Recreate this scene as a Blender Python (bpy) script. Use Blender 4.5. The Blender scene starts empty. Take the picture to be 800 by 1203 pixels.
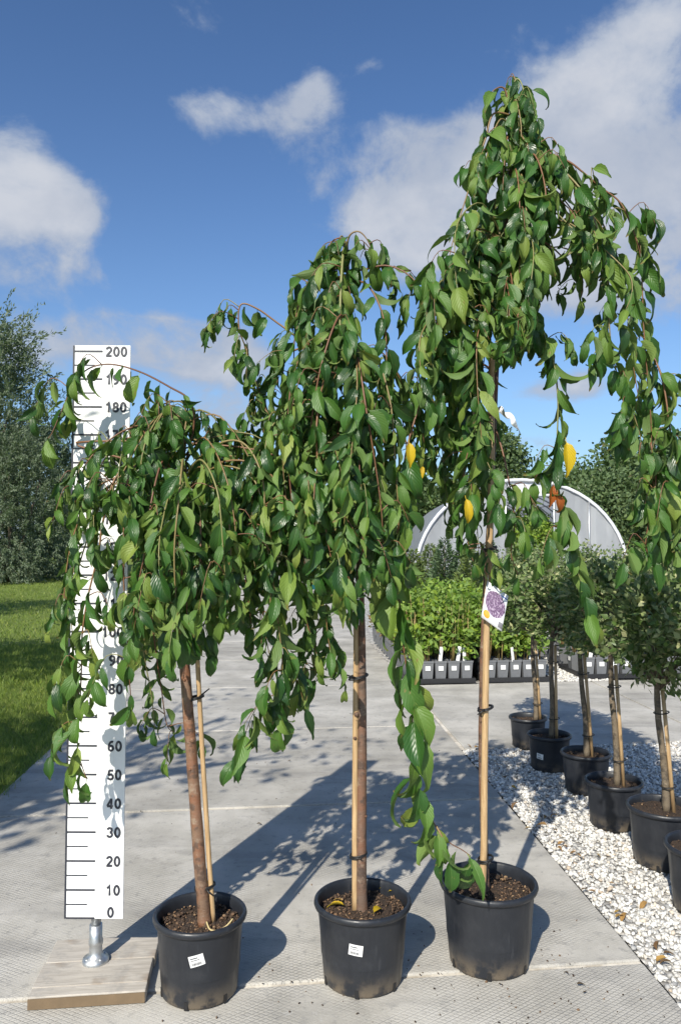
import bpy, math, random
import numpy as np
from mathutils import Vector, Matrix, Quaternion
R = math.radians
scn = bpy.context.scene
COL = scn.collection
rng = random.Random(7)
nrg = np.random.default_rng(11)

# ------------------------------------------------------------------ camera, sky, sun, exposure
F, CX, CY = 917.0, 400.0, 601.5
PITCH = R(1.9); CAMH = 1.5
cam_d = bpy.data.cameras.new("camera"); cam = bpy.data.objects.new("camera", cam_d); COL.objects.link(cam)
cam.location = (0, 0, CAMH); cam.rotation_euler = (R(90) + PITCH, 0, 0)
cam_d.sensor_fit = 'VERTICAL'; cam_d.sensor_height = 23.6; cam_d.sensor_width = 15.7
cam_d.lens = 23.6 * F / 1203.0
cam_d.clip_end = 1500; cam_d.clip_start = 0.05
scn.camera = cam
SUN_AZ, SUN_EL = R(21), R(38)
ld = Vector((math.sin(SUN_AZ) * math.cos(SUN_EL), math.cos(SUN_AZ) * math.cos(SUN_EL), -math.sin(SUN_EL)))
sun_d = bpy.data.lights.new("sun", 'SUN'); sun_d.energy = 5.0; sun_d.angle = R(0.53); sun_d.color = (1, .94, .82)
sun = bpy.data.objects.new("sun", sun_d); COL.objects.link(sun)
sun.rotation_euler = ld.to_track_quat('-Z', 'Y').to_euler(); sun.location = (-4, -10, 12)
scn.view_settings.view_transform = 'Standard'; scn.view_settings.look = 'None'
scn.view_settings.exposure = 0.32; scn.view_settings.gamma = 1.0

class NT:
    """tiny node-tree writer"""
    def __init__(s, tree): s.t = tree; s.n = tree.nodes; s.l = tree.links
    def put(s, sock, v):
        if v is None: return
        if isinstance(v, bpy.types.NodeSocket): s.l.new(v, sock)
        elif isinstance(v, (tuple, list)):
            sock.default_value = tuple(v) + ((1,) if len(v) == 3 and sock.type == 'RGBA' else ())
        else: sock.default_value = v
    def node(s, typ, ins=None, **kw):
        n = s.n.new(typ)
        for k, v in kw.items(): setattr(n, k, v)
        for k, v in (ins or {}).items(): s.put(n.inputs[k], v)
        return n
    def m(s, op, a, b=None, c=None, clamp=False):
        n = s.n.new('ShaderNodeMath'); n.operation = op; n.use_clamp = clamp
        s.put(n.inputs[0], a); s.put(n.inputs[1], b); s.put(n.inputs[2], c); return n.outputs[0]
    def mix(s, f, a, b, mode='MIX'):
        n = s.n.new('ShaderNodeMix'); n.data_type = 'RGBA'; n.blend_type = mode
        s.put(n.inputs[0], f); s.put(n.inputs[6], a); s.put(n.inputs[7], b); return n.outputs[2]
    def noise(s, scale, vec=None, detail=4, rough=.55, dist=0):
        n = s.node('ShaderNodeTexNoise', {'Scale': scale, 'Detail': detail, 'Roughness': rough, 'Distortion': dist})
        if vec is not None: s.l.new(vec, n.inputs['Vector'])
        return n.outputs[0]
    def sm(s, x, a, b, lo=0.0, hi=1.0):
        n = s.node('ShaderNodeMapRange', interpolation_type='SMOOTHSTEP')
        s.put(n.inputs[0], x); s.put(n.inputs[1], a); s.put(n.inputs[2], b); s.put(n.inputs[3], lo); s.put(n.inputs[4], hi)
        return n.outputs[0]
    def ramp(s, fac, stops):
        n = s.n.new('ShaderNodeValToRGB'); e = n.color_ramp.elements
        while len(e) < len(stops): e.new(.5)
        for el, (p, c) in zip(e, stops): el.position = p; el.color = tuple(c) + (1,)
        s.l.new(fac, n.inputs[0]); return n.outputs[0]

wd = bpy.data.worlds.new("World"); scn.world = wd; wd.use_nodes = True
wd.node_tree.nodes.clear()
w = NT(wd.node_tree)
sky = w.node('ShaderNodeTexSky', sky_type='NISHITA', sun_disc=False, sun_elevation=SUN_EL, sun_rotation=R(180) + SUN_AZ,
             altitude=100, air_density=1.0, dust_density=1.2, ozone_density=2.6)
tc = w.node('ShaderNodeTexCoord').outputs['Generated']
sx = w.node('ShaderNodeSeparateXYZ', {0: tc})
dx, dy, dz = sx.outputs
az = w.m('ARCTAN2', dx, dy); el = w.m('ARCSINE', dz)
# cloud field: fractal noise on the sky dome plus a few banks where the cumulus stands that day
mp = w.node('ShaderNodeMapping', {0: tc, 3: (1, 1, 1.35)}).outputs[0]
n1 = w.noise(5.0, mp, 12, .60, .35); n2 = w.noise(15.0, mp, 9, .62, .3)
def sky_dir(px, py):
    u, v = px - CX, CY - py
    x, y, z = u, F * math.cos(PITCH) - v * math.sin(PITCH), F * math.sin(PITCH) + v * math.cos(PITCH)
    L = math.sqrt(x * x + y * y + z * z); return math.atan2(x, y), math.asin(z / L)
banks = [(790, 130, 130, 80, .60), (740, 230, 130, 85, .58), (690, 140, 70, 45, .36), (660, 270, 110, 60, .50), (560, 240, 120, 45, .38), (470, 275, 90, 38, .40), (490, 165, 62, 28, .34), (545, 160, 40, 24, .26), (755, 50, 30, 34, .34), (255, 128, 40, 20, .26), (310, 138, 62, 18, .34), (368, 116, 40, 18, .28), (372, 85, 16, 12, .2), (45, 240, 66, 32, .42), (15, 170, 50, 60, .32), (100, 250, 32, 30, .30), (245, 418, 60, 30, .50), (180, 405, 100, 28, .44), (120, 385, 60, 24, .36), (200, 400, 50, 24, .30), (225, 275, 30, 14, .24), (90, 320, 60, 26, .30),
         (437, 74, 22, 10, .30), (300, 490, 60, 22, .42), (665, 452, 55, 20, .42), (790, 470, 36, 12, .26), (20, 425, 50, 34, .36), (640, 520, 60, 14, .26), (-150, 330, 120, 60, .45), (980, 300, 140, 80, .45), (-60, 200, 60, 40, .35)]
tot = None
for px, py, rx, ry, wt in banks:
    a0, e0 = sky_dir(px, py)
    q = w.m('ADD', w.m('POWER', w.m('DIVIDE', w.m('SUBTRACT', az, a0), rx / F), 2), w.m('POWER', w.m('DIVIDE', w.m('SUBTRACT', el, e0), ry / F), 2))
    g = w.m('MULTIPLY', w.m('EXPONENT', w.m('MULTIPLY', q, -0.8)), wt)
    tot = g if tot is None else w.m('ADD', tot, g)
dens = w.m('ADD', w.m('ADD', w.m('MULTIPLY', w.m('SUBTRACT', n1, .5), 1.35), w.m('MULTIPLY', w.m('SUBTRACT', n2, .5), .48)), w.m('MINIMUM', tot, .50))
cov = w.sm(dens, .17, .48)
thick = w.sm(dens, .30, .70)
gm = w.node('ShaderNodeGamma', {0: sky.outputs[0], 1: 1.2}).outputs[0]
skyc = w.mix(1, gm, (.70, .84, .95), 'MULTIPLY')
ccol = w.mix(thick, (3.6, 4.2, 5.3), (5.5, 5.75, 6.3))
shade = w.sm(w.noise(5.5, mp, 5, .55), .42, .66)
ccol = w.mix(w.m('MULTIPLY', shade, .55), ccol, (3.4, 3.9, 4.9))
haze_f = w.m('MULTIPLY', w.m('EXPONENT', w.m('MULTIPLY', w.m('MAXIMUM', el, 0), -6.5)), .62)
skyc = w.mix(haze_f, skyc, (4.0, 5.0, 6.3))
final = w.mix(w.m('MULTIPLY', cov, .95), skyc, ccol)
bg = w.node('ShaderNodeBackground', {0: final, 1: .092})
wo = w.node('ShaderNodeOutputWorld'); w.l.new(bg.outputs[0], wo.inputs[0])

# ------------------------------------------------------------------ helpers
def ray(px, py):
    u, v = px - CX, CY - py
    return Vector((u, F * math.cos(PITCH) - v * math.sin(PITCH), F * math.sin(PITCH) + v * math.cos(PITCH)))
def at(px, py, Y):
    r = ray(px, py); return Vector((r.x / r.y * Y, Y, CAMH + r.z / r.y * Y))
def gnd(px, py, z=0.0):
    r = ray(px, py); k = (z - CAMH) / r.z; return Vector((r.x * k, r.y * k, z))

class MB:
    def __init__(s): s.v = []; s.f = []; s.uv = []; s.hasuv = False
    def add(s, vs, fs, uvs=None):
        b = len(s.v); s.v += [tuple(p) for p in vs]; s.f += [tuple(i + b for i in f) for f in fs]
        if uvs is not None: s.hasuv = True; s.uv += list(uvs)
        else: s.uv += [(0, 0)] * len(vs)
        return s
    def box(s, c, d, rz=0.0, M=None):
        hx, hy, hz = d[0] / 2, d[1] / 2, d[2] / 2
        m = M or Matrix.Rotation(rz, 3, 'Z'); c = Vector(c)
        vs = [c + m @ Vector((sx * hx, sy * hy, sz * hz)) for sz in (-1, 1) for sy in (-1, 1) for sx in (-1, 1)]
        return s.add(vs, [(0, 2, 3, 1), (4, 5, 7, 6), (0, 1, 5, 4), (2, 6, 7, 3), (0, 4, 6, 2), (1, 3, 7, 5)])
    def tube(s, pts, rad, n=8, cap=True, wob=0, rs=None):
        pts = [Vector(p) for p in pts]; k = len(pts)
        if not hasattr(rad, '__len__'): rad = [rad] * k
        vs = []; t0 = (pts[1] - pts[0]).normalized()
        up = Vector((1, 0, 0)) if abs(t0.x) < .9 else Vector((0, 1, 0))
        x = t0.cross(up).normalized()
        for i, p in enumerate(pts):
            t = (pts[min(i + 1, k - 1)] - pts[max(i - 1, 0)])
            t = t.normalized() if t.length > 1e-9 else t0
            x = (x - t * x.dot(t)); x = x.normalized() if x.length > 1e-6 else t.orthogonal().normalized()
            y = t.cross(x)
            for j in range(n):
                a = 2 * math.pi * j / n; r = rad[i] * (1 + (wob * (rs or rng).uniform(-1, 1) if wob else 0))
                vs.append(p + (x * math.cos(a) + y * math.sin(a)) * r)
        fs = [(i * n + j, i * n + (j + 1) % n, (i + 1) * n + (j + 1) % n, (i + 1) * n + j) for i in range(k - 1) for j in range(n)]
        if cap: fs += [tuple(range(n - 1, -1, -1)), tuple((k - 1) * n + j for j in range(n))]
        return s.add(vs, fs)
    def lathe(s, prof, n=40, c=(0, 0, 0)):
        vs = [(c[0] + r * math.cos(2 * math.pi * j / n), c[1] + r * math.sin(2 * math.pi * j / n), c[2] + z) for r, z in prof for j in range(n)]
        fs = [(i * n + j, i * n + (j + 1) % n, (i + 1) * n + (j + 1) % n, (i + 1) * n + j) for i in range(len(prof) - 1) for j in range(n)]
        return s.add(vs, fs)
    def mesh(s, name, mat, smooth=False):
        me = bpy.data.meshes.new(name); me.from_pydata(s.v, [], s.f)
        if s.hasuv:
            ul = me.uv_layers.new(name='UVMap'); li = np.zeros(len(me.loops), dtype=np.int32); me.loops.foreach_get('vertex_index', li)
            ul.data.foreach_set('uv', np.asarray(s.uv, dtype=np.float32)[li].ravel())
        if mat: me.materials.append(mat)
        if smooth: me.polygons.foreach_set('use_smooth', [True] * len(me.polygons))
        me.update(); return me
    def build(s, name, mat, parent=None, smooth=False, bevel=0):
        o = link(name, s.mesh(name, mat, smooth), parent)
        if bevel: bev(o, bevel)
        return o
def bev(o, wd_, seg=2):
    b = o.modifiers.new('bevel', 'BEVEL'); b.width = wd_; b.segments = seg; b.limit_method = 'ANGLE'; b.angle_limit = R(40)
def link(name, data, parent=None, mw=None):
    o = bpy.data.objects.new(name, data); COL.objects.link(o)
    if parent: o.parent = parent
    if mw is not None: o.matrix_local = mw
    return o
def npmesh(name, V, Fq, mat, uv=None, smooth=False):
    """V (n,3), Fq (m,k) arrays"""
    me = bpy.data.meshes.new(name); n, (m_, k) = len(V), Fq.shape
    me.vertices.add(n); me.vertices.foreach_set('co', np.ascontiguousarray(V, dtype=np.float32).ravel())
    me.loops.add(m_ * k); me.loops.foreach_set('vertex_index', np.ascontiguousarray(Fq, dtype=np.int32).ravel())
    me.polygons.add(m_); me.polygons.foreach_set('loop_start', np.arange(0, m_ * k, k, dtype=np.int32))
    if uv is not None:
        ul = me.uv_layers.new(name='UVMap'); ul.data.foreach_set('uv', np.ascontiguousarray(uv[Fq.ravel()], dtype=np.float32).ravel())
    if mat: me.materials.append(mat)
    if smooth: me.polygons.foreach_set('use_smooth', [True] * m_)
    me.update(calc_edges=True); return me
def tag(o, label=None, cat=None, group=None, kind=None):
    if label: o['label'] = label
    if cat: o['category'] = cat
    if group: o['group'] = group
    if kind: o['kind'] = kind
    return o
def empty(name, loc=(0, 0, 0), rz=0.0):
    o = bpy.data.objects.new(name, None); o.empty_display_size = .1; COL.objects.link(o); o.location = loc; o.rotation_euler = (0, 0, rz); return o
def copy_tree(o, parent=None):
    c = o.copy(); COL.objects.link(c)
    if parent: c.parent = parent
    for ch in list(o.children): copy_tree(ch, c)
    return c

# ------------------------------------------------------------------ materials
def mat(name, color=None, rough=.6, build=None, spec=.5, metal=0.0):
    m_ = bpy.data.materials.new(name); m_.use_nodes = True; t = NT(m_.node_tree); t.n.clear()
    b = t.node('ShaderNodeBsdfPrincipled', {'Roughness': rough, 'Specular IOR Level': spec, 'Metallic': metal})
    o = t.node('ShaderNodeOutputMaterial'); t.l.new(b.outputs[0], o.inputs[0])
    if color: t.put(b.inputs['Base Color'], color)
    if build: build(t, b, o)
    return m_
def objco(t): return t.node('ShaderNodeTexCoord').outputs['Object']
def bump(t, b, h, dist, strength=1.0):
    n = t.node('ShaderNodeBump', {'Height': h, 'Distance': dist, 'Strength': strength}); t.l.new(n.outputs[0], b.inputs['Normal']); return n

def rnd(t):
    oi = t.node('ShaderNodeObjectInfo').outputs['Random']; gi = t.node('ShaderNodeNewGeometry').outputs['Random Per Island']
    return t.m('FRACT', t.m('ADD', t.m('MULTIPLY', oi, 7.31), gi))
def leaf_nodes(t, b, o, ramp, back, trans=.28, rough=(.34, .56), veins=True, sick=1.0):
    r = rnd(t)
    col = t.ramp(r, ramp)
    geo = t.node('ShaderNodeNewGeometry')
    if veins:
        uv = t.node('ShaderNodeTexCoord').outputs['UV']; s_ = t.node('ShaderNodeSeparateXYZ', {0: uv}); u, v = s_.outputs[0], s_.outputs[1]
        du = t.m('ABSOLUTE', t.m('SUBTRACT', u, .5))
        mid = t.sm(du, .05, .015)
        ph = t.m('SUBTRACT', t.m('MULTIPLY', v, 9.5), t.m('MULTIPLY', du, 7.0))
        wv = t.m('ABSOLUTE', t.m('SUBTRACT', t.m('FRACT', ph), .5))
        side = t.sm(wv, .13, .0)
        vein = t.m('MAXIMUM', mid, t.m('MULTIPLY', side, .55))
        blot = t.noise(3.0, uv, 4)
        col = t.mix(t.m('MULTIPLY', blot, .45), col, t.mix(1, col, (.62, .66, .6), 'MULTIPLY'))
        col = t.mix(t.m('MULTIPLY', vein, .19), col, (.15, .23, .06))
        off = t.node('ShaderNodeVectorMath', {0: uv, 1: t.node('ShaderNodeCombineXYZ', {0: t.m('MULTIPLY', r, 37.0), 1: t.m('MULTIPLY', r, 91.0)}).outputs[0]}, operation='ADD').outputs[0]
        r2 = t.m('FRACT', t.m('MULTIPLY', r, 13.7))
        spot = t.m('MULTIPLY', t.sm(t.noise(5.0, off, 5, .65), .60, .68), t.sm(r2, .55, .75, 0, .75 * sick))
        col = t.mix(spot, col, (.20, .145, .045))
        edge = t.m('MULTIPLY', t.sm(t.m('ADD', v, t.m('MULTIPLY', t.noise(6.0, off, 3), .3)), .98, 1.12), t.sm(r2, .3, .5, 0, .8 * sick))
        col = t.mix(edge, col, (.22, .15, .05))
        hgt = t.m('ADD', t.m('MULTIPLY', wv, 1.0), t.m('MULTIPLY', t.sm(du, 0, .1), .8))
        bump(t, b, hgt, .0018, .7)
    col2 = t.mix(geo.outputs['Backfacing'], col, t.mix(.62, col, back))
    t.l.new(col2, b.inputs['Base Color'])
    t.put(b.inputs['Roughness'], t.m('ADD', t.m('MULTIPLY', geo.outputs['Backfacing'], .25), t.sm(r, 0, 1, rough[0], rough[1])))
    tr = t.node('ShaderNodeBsdfTranslucent', {0: t.mix(.5, col, (.22, .36, .04))})
    mx = t.node('ShaderNodeMixShader', {0: trans}); t.l.new(b.outputs[0], mx.inputs[1]); t.l.new(tr.outputs[0], mx.inputs[2]); t.l.new(mx.outputs[0], o.inputs[0])
GREEN = [(0, (.015, .050, .011)), (.22, (.027, .090, .014)), (.5, (.046, .130, .018)), (.74, (.082, .175, .024)), (.90, (.145, .23, .035)), (1, (.22, .28, .050))]
M = {}
M['leaf'] = mat('cherry_leaf', build=lambda t, b, o: leaf_nodes(t, b, o, GREEN, (.13, .20, .05), trans=.2))
M['leaf_yellow'] = mat('yellow_leaf', build=lambda t, b, o: leaf_nodes(t, b, o, [(0, (.72, .52, .02)), (1, (.68, .44, .02))], (.6, .45, .06), trans=.3, sick=0))
M['leaf_red'] = mat('red_leaf', build=lambda t, b, o: leaf_nodes(t, b, o, [(0, (.42, .10, .02)), (1, (.30, .075, .02))], (.3, .1, .05), sick=.3))
M['leaf_dark'] = mat('dark_dry_leaf', build=lambda t, b, o: leaf_nodes(t, b, o, [(0, (.05, .035, .025)), (1, (.12, .075, .04))], (.12, .08, .05), trans=.05, rough=(.6, .8)))
M['leaf_dry'] = mat('dry_leaf', build=lambda t, b, o: leaf_nodes(t, b, o, [(0, (.10, .055, .03)), (.5, (.25, .13, .05)), (.8, (.36, .20, .06)), (1, (.45, .30, .06))], (.28, .17, .09), trans=.08, rough=(.6, .8)))
def folmat(name, ramp, back=(.12, .18, .08), trans=.25): return mat(name, build=lambda t, b, o: leaf_nodes(t, b, o, ramp, back, trans=trans, veins=False, rough=(.45, .65)))
M['willow'] = folmat('willow_leaf', [(0, (.050, .085, .040)), (.5, (.085, .125, .060)), (1, (.15, .19, .11))], (.20, .24, .17))
M['hedge'] = folmat('broad_leaf', [(0, (.040, .076, .022)), (.6, (.066, .112, .030)), (1, (.11, .155, .045))])
M['hedge2'] = folmat('ash_leaf', [(0, (.048, .086, .028)), (.6, (.078, .122, .038)), (1, (.13, .175, .060))])
M['conifer'] = folmat('conifer_needle', [(0, (.025, .055, .026)), (.6, (.045, .085, .036)), (1, (.075, .115, .05))], trans=.1)
M['conifer_gold'] = folmat('golden_needle', [(0, (.08, .12, .025)), (1, (.16, .20, .045))], trans=.15)
M['fresh'] = folmat('fresh_leaf', [(0, (.085, .17, .016)), (.5, (.16, .27, .024)), (1, (.28, .37, .04))], (.2, .3, .08), .3)
M['young_dark'] = folmat('dull_leaf', [(0, (.04, .08, .025)), (.6, (.07, .12, .035)), (1, (.11, .16, .05))])
M['brown_fol'] = folmat('withered_leaf', [(0, (.12, .07, .035)), (.6, (.20, .12, .05)), (1, (.26, .17, .07))])
M['varieg'] = folmat('variegated_leaf', [(0, (.045, .092, .022)), (.45, (.085, .145, .032)), (.68, (.15, .21, .055)), (.86, (.33, .36, .15)), (1, (.46, .45, .25))], (.16, .2, .1), .2)
M['petal'] = mat('petal', build=lambda t, b, o: t.l.new(t.ramp(rnd(t), [(0, (.55, .05, .12)), (.6, (.6, .1, .2)), (1, (.7, .35, .03))]), b.inputs['Base Color']))

def bark_nodes(dark, mid, red, scale=1.0):
    def f(t, b, o):
        co = objco(t)
        st = t.node('ShaderNodeMapping', {0: co, 3: (9 * scale, 9 * scale, 48 * scale)}).outputs[0]
        lent = t.noise(5, st, 4, .7, .8)
        big = t.noise(9 * scale, co, 5, .6); pat = t.noise(30 * scale, co, 4, .6)
        c = t.mix(t.sm(big, .4, .62), mid, red)
        c = t.mix(t.sm(pat, .50, .62, 0, .85), c, dark); c = t.mix(t.sm(t.noise(17 * scale, co, 5, .7), .55, .66, 0, .6), c, (.30, .235, .17))
        c = t.mix(t.sm(lent, .60, .72, 0, .5), c, (.33, .26, .19))
        t.l.new(c, b.inputs['Base Color']); bump(t, b, t.m('ADD', lent, pat), .003, .8)
    return f
M['bark_red'] = mat('cherry_bark', rough=.42, build=bark_nodes((.085, .052, .036), (.19, .118, .075), (.205, .092, .048)))
M['bark_grey'] = mat('grey_brown_bark', rough=.6, build=bark_nodes((.065, .042, .032), (.135, .088, .062), (.17, .08, .045)))
M['bark_dull'] = mat('dull_bark', rough=.75, build=bark_nodes((.06, .048, .036), (.16, .125, .085), (.13, .10, .065)))
def twig_nodes(t, b, o):
    r = rnd(t); t.l.new(t.ramp(r, [(0, (.13, .055, .030)), (.5, (.20, .10, .045)), (.8, (.20, .16, .06)), (1, (.19, .21, .07))]), b.inputs['Base Color'])
M['twig'] = mat('twig_bark', rough=.5, build=twig_nodes)
def cane_nodes(t, b, o):
    co = objco(t); st = t.node('ShaderNodeMapping', {0: co, 3: (90, 90, 4)}).outputs[0]
    g = t.noise(3, st, 4); big = t.noise(5, co, 3)
    c = t.mix(t.sm(g, .3, .7), (.34, .215, .105), (.52, .36, .19)); c = t.mix(t.sm(big, .5, .7, 0, .5), c, (.30, .20, .11))
    t.l.new(c, b.inputs['Base Color']); bump(t, b, g, .001, .5)
M['cane'] = mat('stake_wood', rough=.55, build=cane_nodes)
M['rubber'] = mat('black_rubber', (.012, .012, .013), .5)
M['wire'] = mat('raffia', (.5, .40, .2), .6)
def pot_nodes(t, b, o):
    co = objco(t); n = t.noise(14, co, 5, .65); s_ = t.node('ShaderNodeSeparateXYZ', {0: co})
    mp_ = t.node('ShaderNodeMapping', {0: co, 3: (1, 1, .12)}).outputs[0]; scr = t.noise(40, mp_, 4)
    low = t.m('MULTIPLY', t.sm(s_.outputs[2], .085, .0), t.sm(n, .38, .58))
    dust = t.m('MAXIMUM', t.sm(n, .45, .78, 0, .22), t.sm(scr, .64, .74, 0, .25))
    c = t.mix(dust, (.016, .018, .023), (.065, .068, .075)); c = t.mix(t.m('MULTIPLY', low, .75), c, (.16, .125, .085))
    t.l.new(c, b.inputs['Base Color']); t.put(b.inputs['Roughness'], t.sm(scr, .3, .7, .33, .55)); bump(t, b, t.noise(120, co, 3), .0006, .5)
M['pot'] = mat('black_pot_plastic', build=pot_nodes)
def potgrey(t, b, o):
    n = t.noise(12, objco(t), 4); t.l.new(t.mix(n, (.10, .105, .115), (.17, .175, .185)), b.inputs['Base Color'])
M['pot_grey'] = mat('grey_pot_plastic', rough=.5, build=potgrey)
M['tray'] = mat('tray_plastic', (.018, .018, .02), .5)
def soil_nodes(t, b, o):
    co = objco(t); n = t.noise(45, co, 5, .7); n2 = t.noise(190, co, 3, .7); big = t.noise(8, co, 3)
    c = t.ramp(n2, [(.3, (.020, .013, .009)), (.52, (.055, .034, .021)), (.66, (.12, .072, .042)), (.8, (.22, .15, .09))])
    c = t.mix(t.sm(big, .5, .68, 0, .35), c, (.14, .08, .045)); t.l.new(c, b.inputs['Base Color']); bump(t, b, t.m('ADD', n, n2), .012, 1)
M['soil'] = mat('potting_soil', rough=.9, build=soil_nodes)
M['crumb'] = mat('bark_crumb', rough=.85, build=lambda t, b, o: t.l.new(t.ramp(rnd(t), [(0, (.022, .014, .01)), (.6, (.07, .042, .026)), (.9, (.17, .10, .055)), (1, (.30, .2, .11))]), b.inputs['Base Color']))
def concrete_nodes(t, b, o):
    geo = t.node('ShaderNodeNewGeometry').outputs['Position']
    oi = t.node('ShaderNodeObjectInfo').outputs['Random']
    v = t.node('ShaderNodeMapping', {0: geo, 2: (0, 0, R(-5))}).outputs[0]
    s_ = t.node('ShaderNodeSeparateXYZ', {0: v}); x, y = s_.outputs[0], s_.outputs[1]
    k = 1 / .018
    a_ = t.m('ABSOLUTE', t.m('SUBTRACT', t.m('FRACT', t.m('MULTIPLY', t.m('ADD', t.m('MULTIPLY', x, .62), y), k)), .5))
    b_ = t.m('ABSOLUTE', t.m('SUBTRACT', t.m('FRACT', t.m('MULTIPLY', t.m('SUBTRACT', t.m('MULTIPLY', x, .62), y), k)), .5))
    groove = t.m('MAXIMUM', t.sm(a_, .14, .0), t.sm(b_, .14, .0))
    wear = t.sm(t.noise(1.7, geo, 4), .36, .6)
    n = t.noise(2.3, geo, 7, .62); fine = t.noise(160, geo, 3, .7); mid = t.noise(22, geo, 5, .65)
    strk = t.noise(1.2, t.node('ShaderNodeMapping', {0: geo, 3: (.8, 3.5, 1)}).outputs[0], 5, .6)
    c = t.mix(t.sm(n, .3, .7), (.375, .355, .315), (.53, .505, .458))
    c = t.mix(t.sm(strk, .50, .70, 0, .5), c, (.235, .225, .21))
    c = t.mix(t.sm(mid, .54, .68, 0, .5), c, (.24, .235, .225))
    blot = t.noise(3.1, geo, 8, .7, .6); c = t.mix(t.sm(blot, .57, .68, 0, .42), c, (.25, .235, .21)); c = t.mix(t.sm(t.noise(70, geo, 4, .7), .66, .74, 0, .6), c, (.16, .15, .135))
    c = t.mix(t.sm(mid, .42, .30, 0, .3), c, (.52, .515, .50))
    c = t.mix(t.m('MULTIPLY', fine, .45), c, t.mix(1, c, (.62, .62, .62), 'MULTIPLY'))
    c = t.mix(t.m('MULTIPLY', t.m('MULTIPLY', groove, wear), .20), c, (.22, .215, .205))
    br = t.node('ShaderNodeBrightContrast', {0: c, 1: t.sm(oi, 0, 1, -.035, .03)}).outputs[0]
    t.l.new(br, b.inputs['Base Color'])
    bump(t, b, t.m('SUBTRACT', t.m('ADD', t.m('MULTIPLY', fine, .35), t.m('MULTIPLY', mid, .5)), t.m('MULTIPLY', t.m('MULTIPLY', groove, wear), .8)), .004, .8)
M['concrete'] = mat('ribbed_concrete', rough=.85, build=concrete_nodes, spec=.3)
def joint_nodes(t, b, o):
    n = t.noise(9, objco(t), 5, .7); t.l.new(t.mix(t.sm(n, .35, .65), (.36, .32, .26), (.66, .62, .55)), b.inputs['Base Color'])
M['joint'] = mat('sandy_joint', rough=.95, build=joint_nodes)
def gravel_nodes(t, b, o):
    t.l.new(t.ramp(rnd(t), [(0, (.22, .22, .22)), (.08, (.36, .355, .345)), (.3, (.50, .485, .455)), (.55, (.62, .605, .57)), (.90, (.72, .705, .67)), (.97, (.56, .49, .40)), (1, (.42, .34, .26))]), b.inputs['Base Color'])
M['stone'] = mat('gravel_stone', rough=.75, build=gravel_nodes)
def gbed_nodes(t, b, o):
    co = objco(t); v = t.node('ShaderNodeTexVoronoi', {'Vector': co, 'Scale': 34}); c = t.ramp(v.outputs['Color'], [(0, (.16, .155, .15)), (.5, (.38, .365, .34)), (1, (.62, .60, .56))])
    t.l.new(c, b.inputs['Base Color']); bump(t, b, t.m('SUBTRACT', 1, v.outputs['Distance']), .02, 1)
M['gravel_bed'] = mat('gravel_ground', rough=.9, build=gbed_nodes)
def lawn_nodes(t, b, o):
    g = t.node('ShaderNodeNewGeometry').outputs['Position']; n = t.noise(.7, g, 5, .6); f_ = t.noise(40, g, 4, .7); d_ = t.noise(.35, g, 4)
    c = t.mix(n, (.14, .20, .024), (.21, .265, .036)); c = t.mix(t.m('MULTIPLY', f_, .5), c, (.03, .055, .012)); c = t.mix(t.sm(d_, .62, .72, 0, .6), c, (.18, .14, .07))
    t.l.new(c, b.inputs['Base Color']); bump(t, b, f_, .03, 1)
M['lawn'] = mat('mown_lawn', rough=.9, build=lawn_nodes)
M['blade'] = folmat('grass_blade', [(0, (.11, .17, .018)), (.6, (.185, .255, .030)), (.93, (.28, .33, .06)), (1, (.30, .26, .10))], (.1, .16, .04), .3)
def ground_nodes(t, b, o):
    g = t.node('ShaderNodeNewGeometry').outputs['Position']; n = t.noise(.5, g, 5, .6)
    t.l.new(t.mix(n, (.055, .075, .025), (.13, .12, .06)), b.inputs['Base Color'])
M['ground'] = mat('rough_ground', rough=.95, build=ground_nodes)
def board_nodes(t, b, o):
    n = t.noise(6, objco(t), 6, .65); st = t.noise(9, t.node('ShaderNodeMapping', {0: objco(t), 3: (6, 1, .35)}).outputs[0], 5, .6); c = t.mix(t.sm(n, .42, .75, 0, .45), (.80, .80, .79), (.66, .665, .65)); c = t.mix(t.sm(st, .58, .72, 0, .35), c, (.60, .59, .56)); t.l.new(c, b.inputs['Base Color'])
M['white_board'] = mat('white_board', rough=.38, build=board_nodes)
M['print'] = mat('dark_print', (.028, .03, .042), .5)
def galv_nodes(t, b, o):
    n = t.noise(40, objco(t), 4); t.l.new(t.mix(n, (.40, .42, .43), (.60, .61, .62)), b.inputs['Base Color']); t.put(b.inputs['Roughness'], t.sm(n, .3, .7, .32, .55))
M['galv'] = mat('galvanised_steel', metal=.85, build=galv_nodes)
def plank_nodes(t, b, o):
    co = objco(t); oi = t.node('ShaderNodeObjectInfo').outputs['Random']
    st = t.node('ShaderNodeMapping', {0: co, 1: (0, 0, 0), 3: (3, 38, 38)}).outputs[0]
    g = t.noise(2.0, st, 5, .6, 1.2); k = t.noise(7, co, 3)
    c = t.mix(t.sm(g, .3, .7), (.33, .295, .25), (.47, .43, .375)); c = t.mix(t.sm(k, .58, .70, 0, .6), c, (.22, .155, .10)); c = t.mix(t.sm(t.noise(16, co, 5, .7), .52, .68, 0, .5), c, (.25, .235, .215))
    c = t.node('ShaderNodeBrightContrast', {0: c, 1: t.sm(oi, 0, 1, -.03, .03)}).outputs[0]
    t.l.new(c, b.inputs['Base Color']); bump(t, b, g, .002, .7)
M['plank'] = mat('weathered_plank', rough=.8, build=plank_nodes)
M['endgrain'] = mat('sawn_edge', rough=.8, build=lambda t, b, o: t.l.new(t.mix(t.noise(20, objco(t), 5), (.11, .078, .045), (.205, .14, .08)), b.inputs['Base Color']))
M['card'] = mat('white_label_card', (.74, .74, .73), .4)
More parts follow.
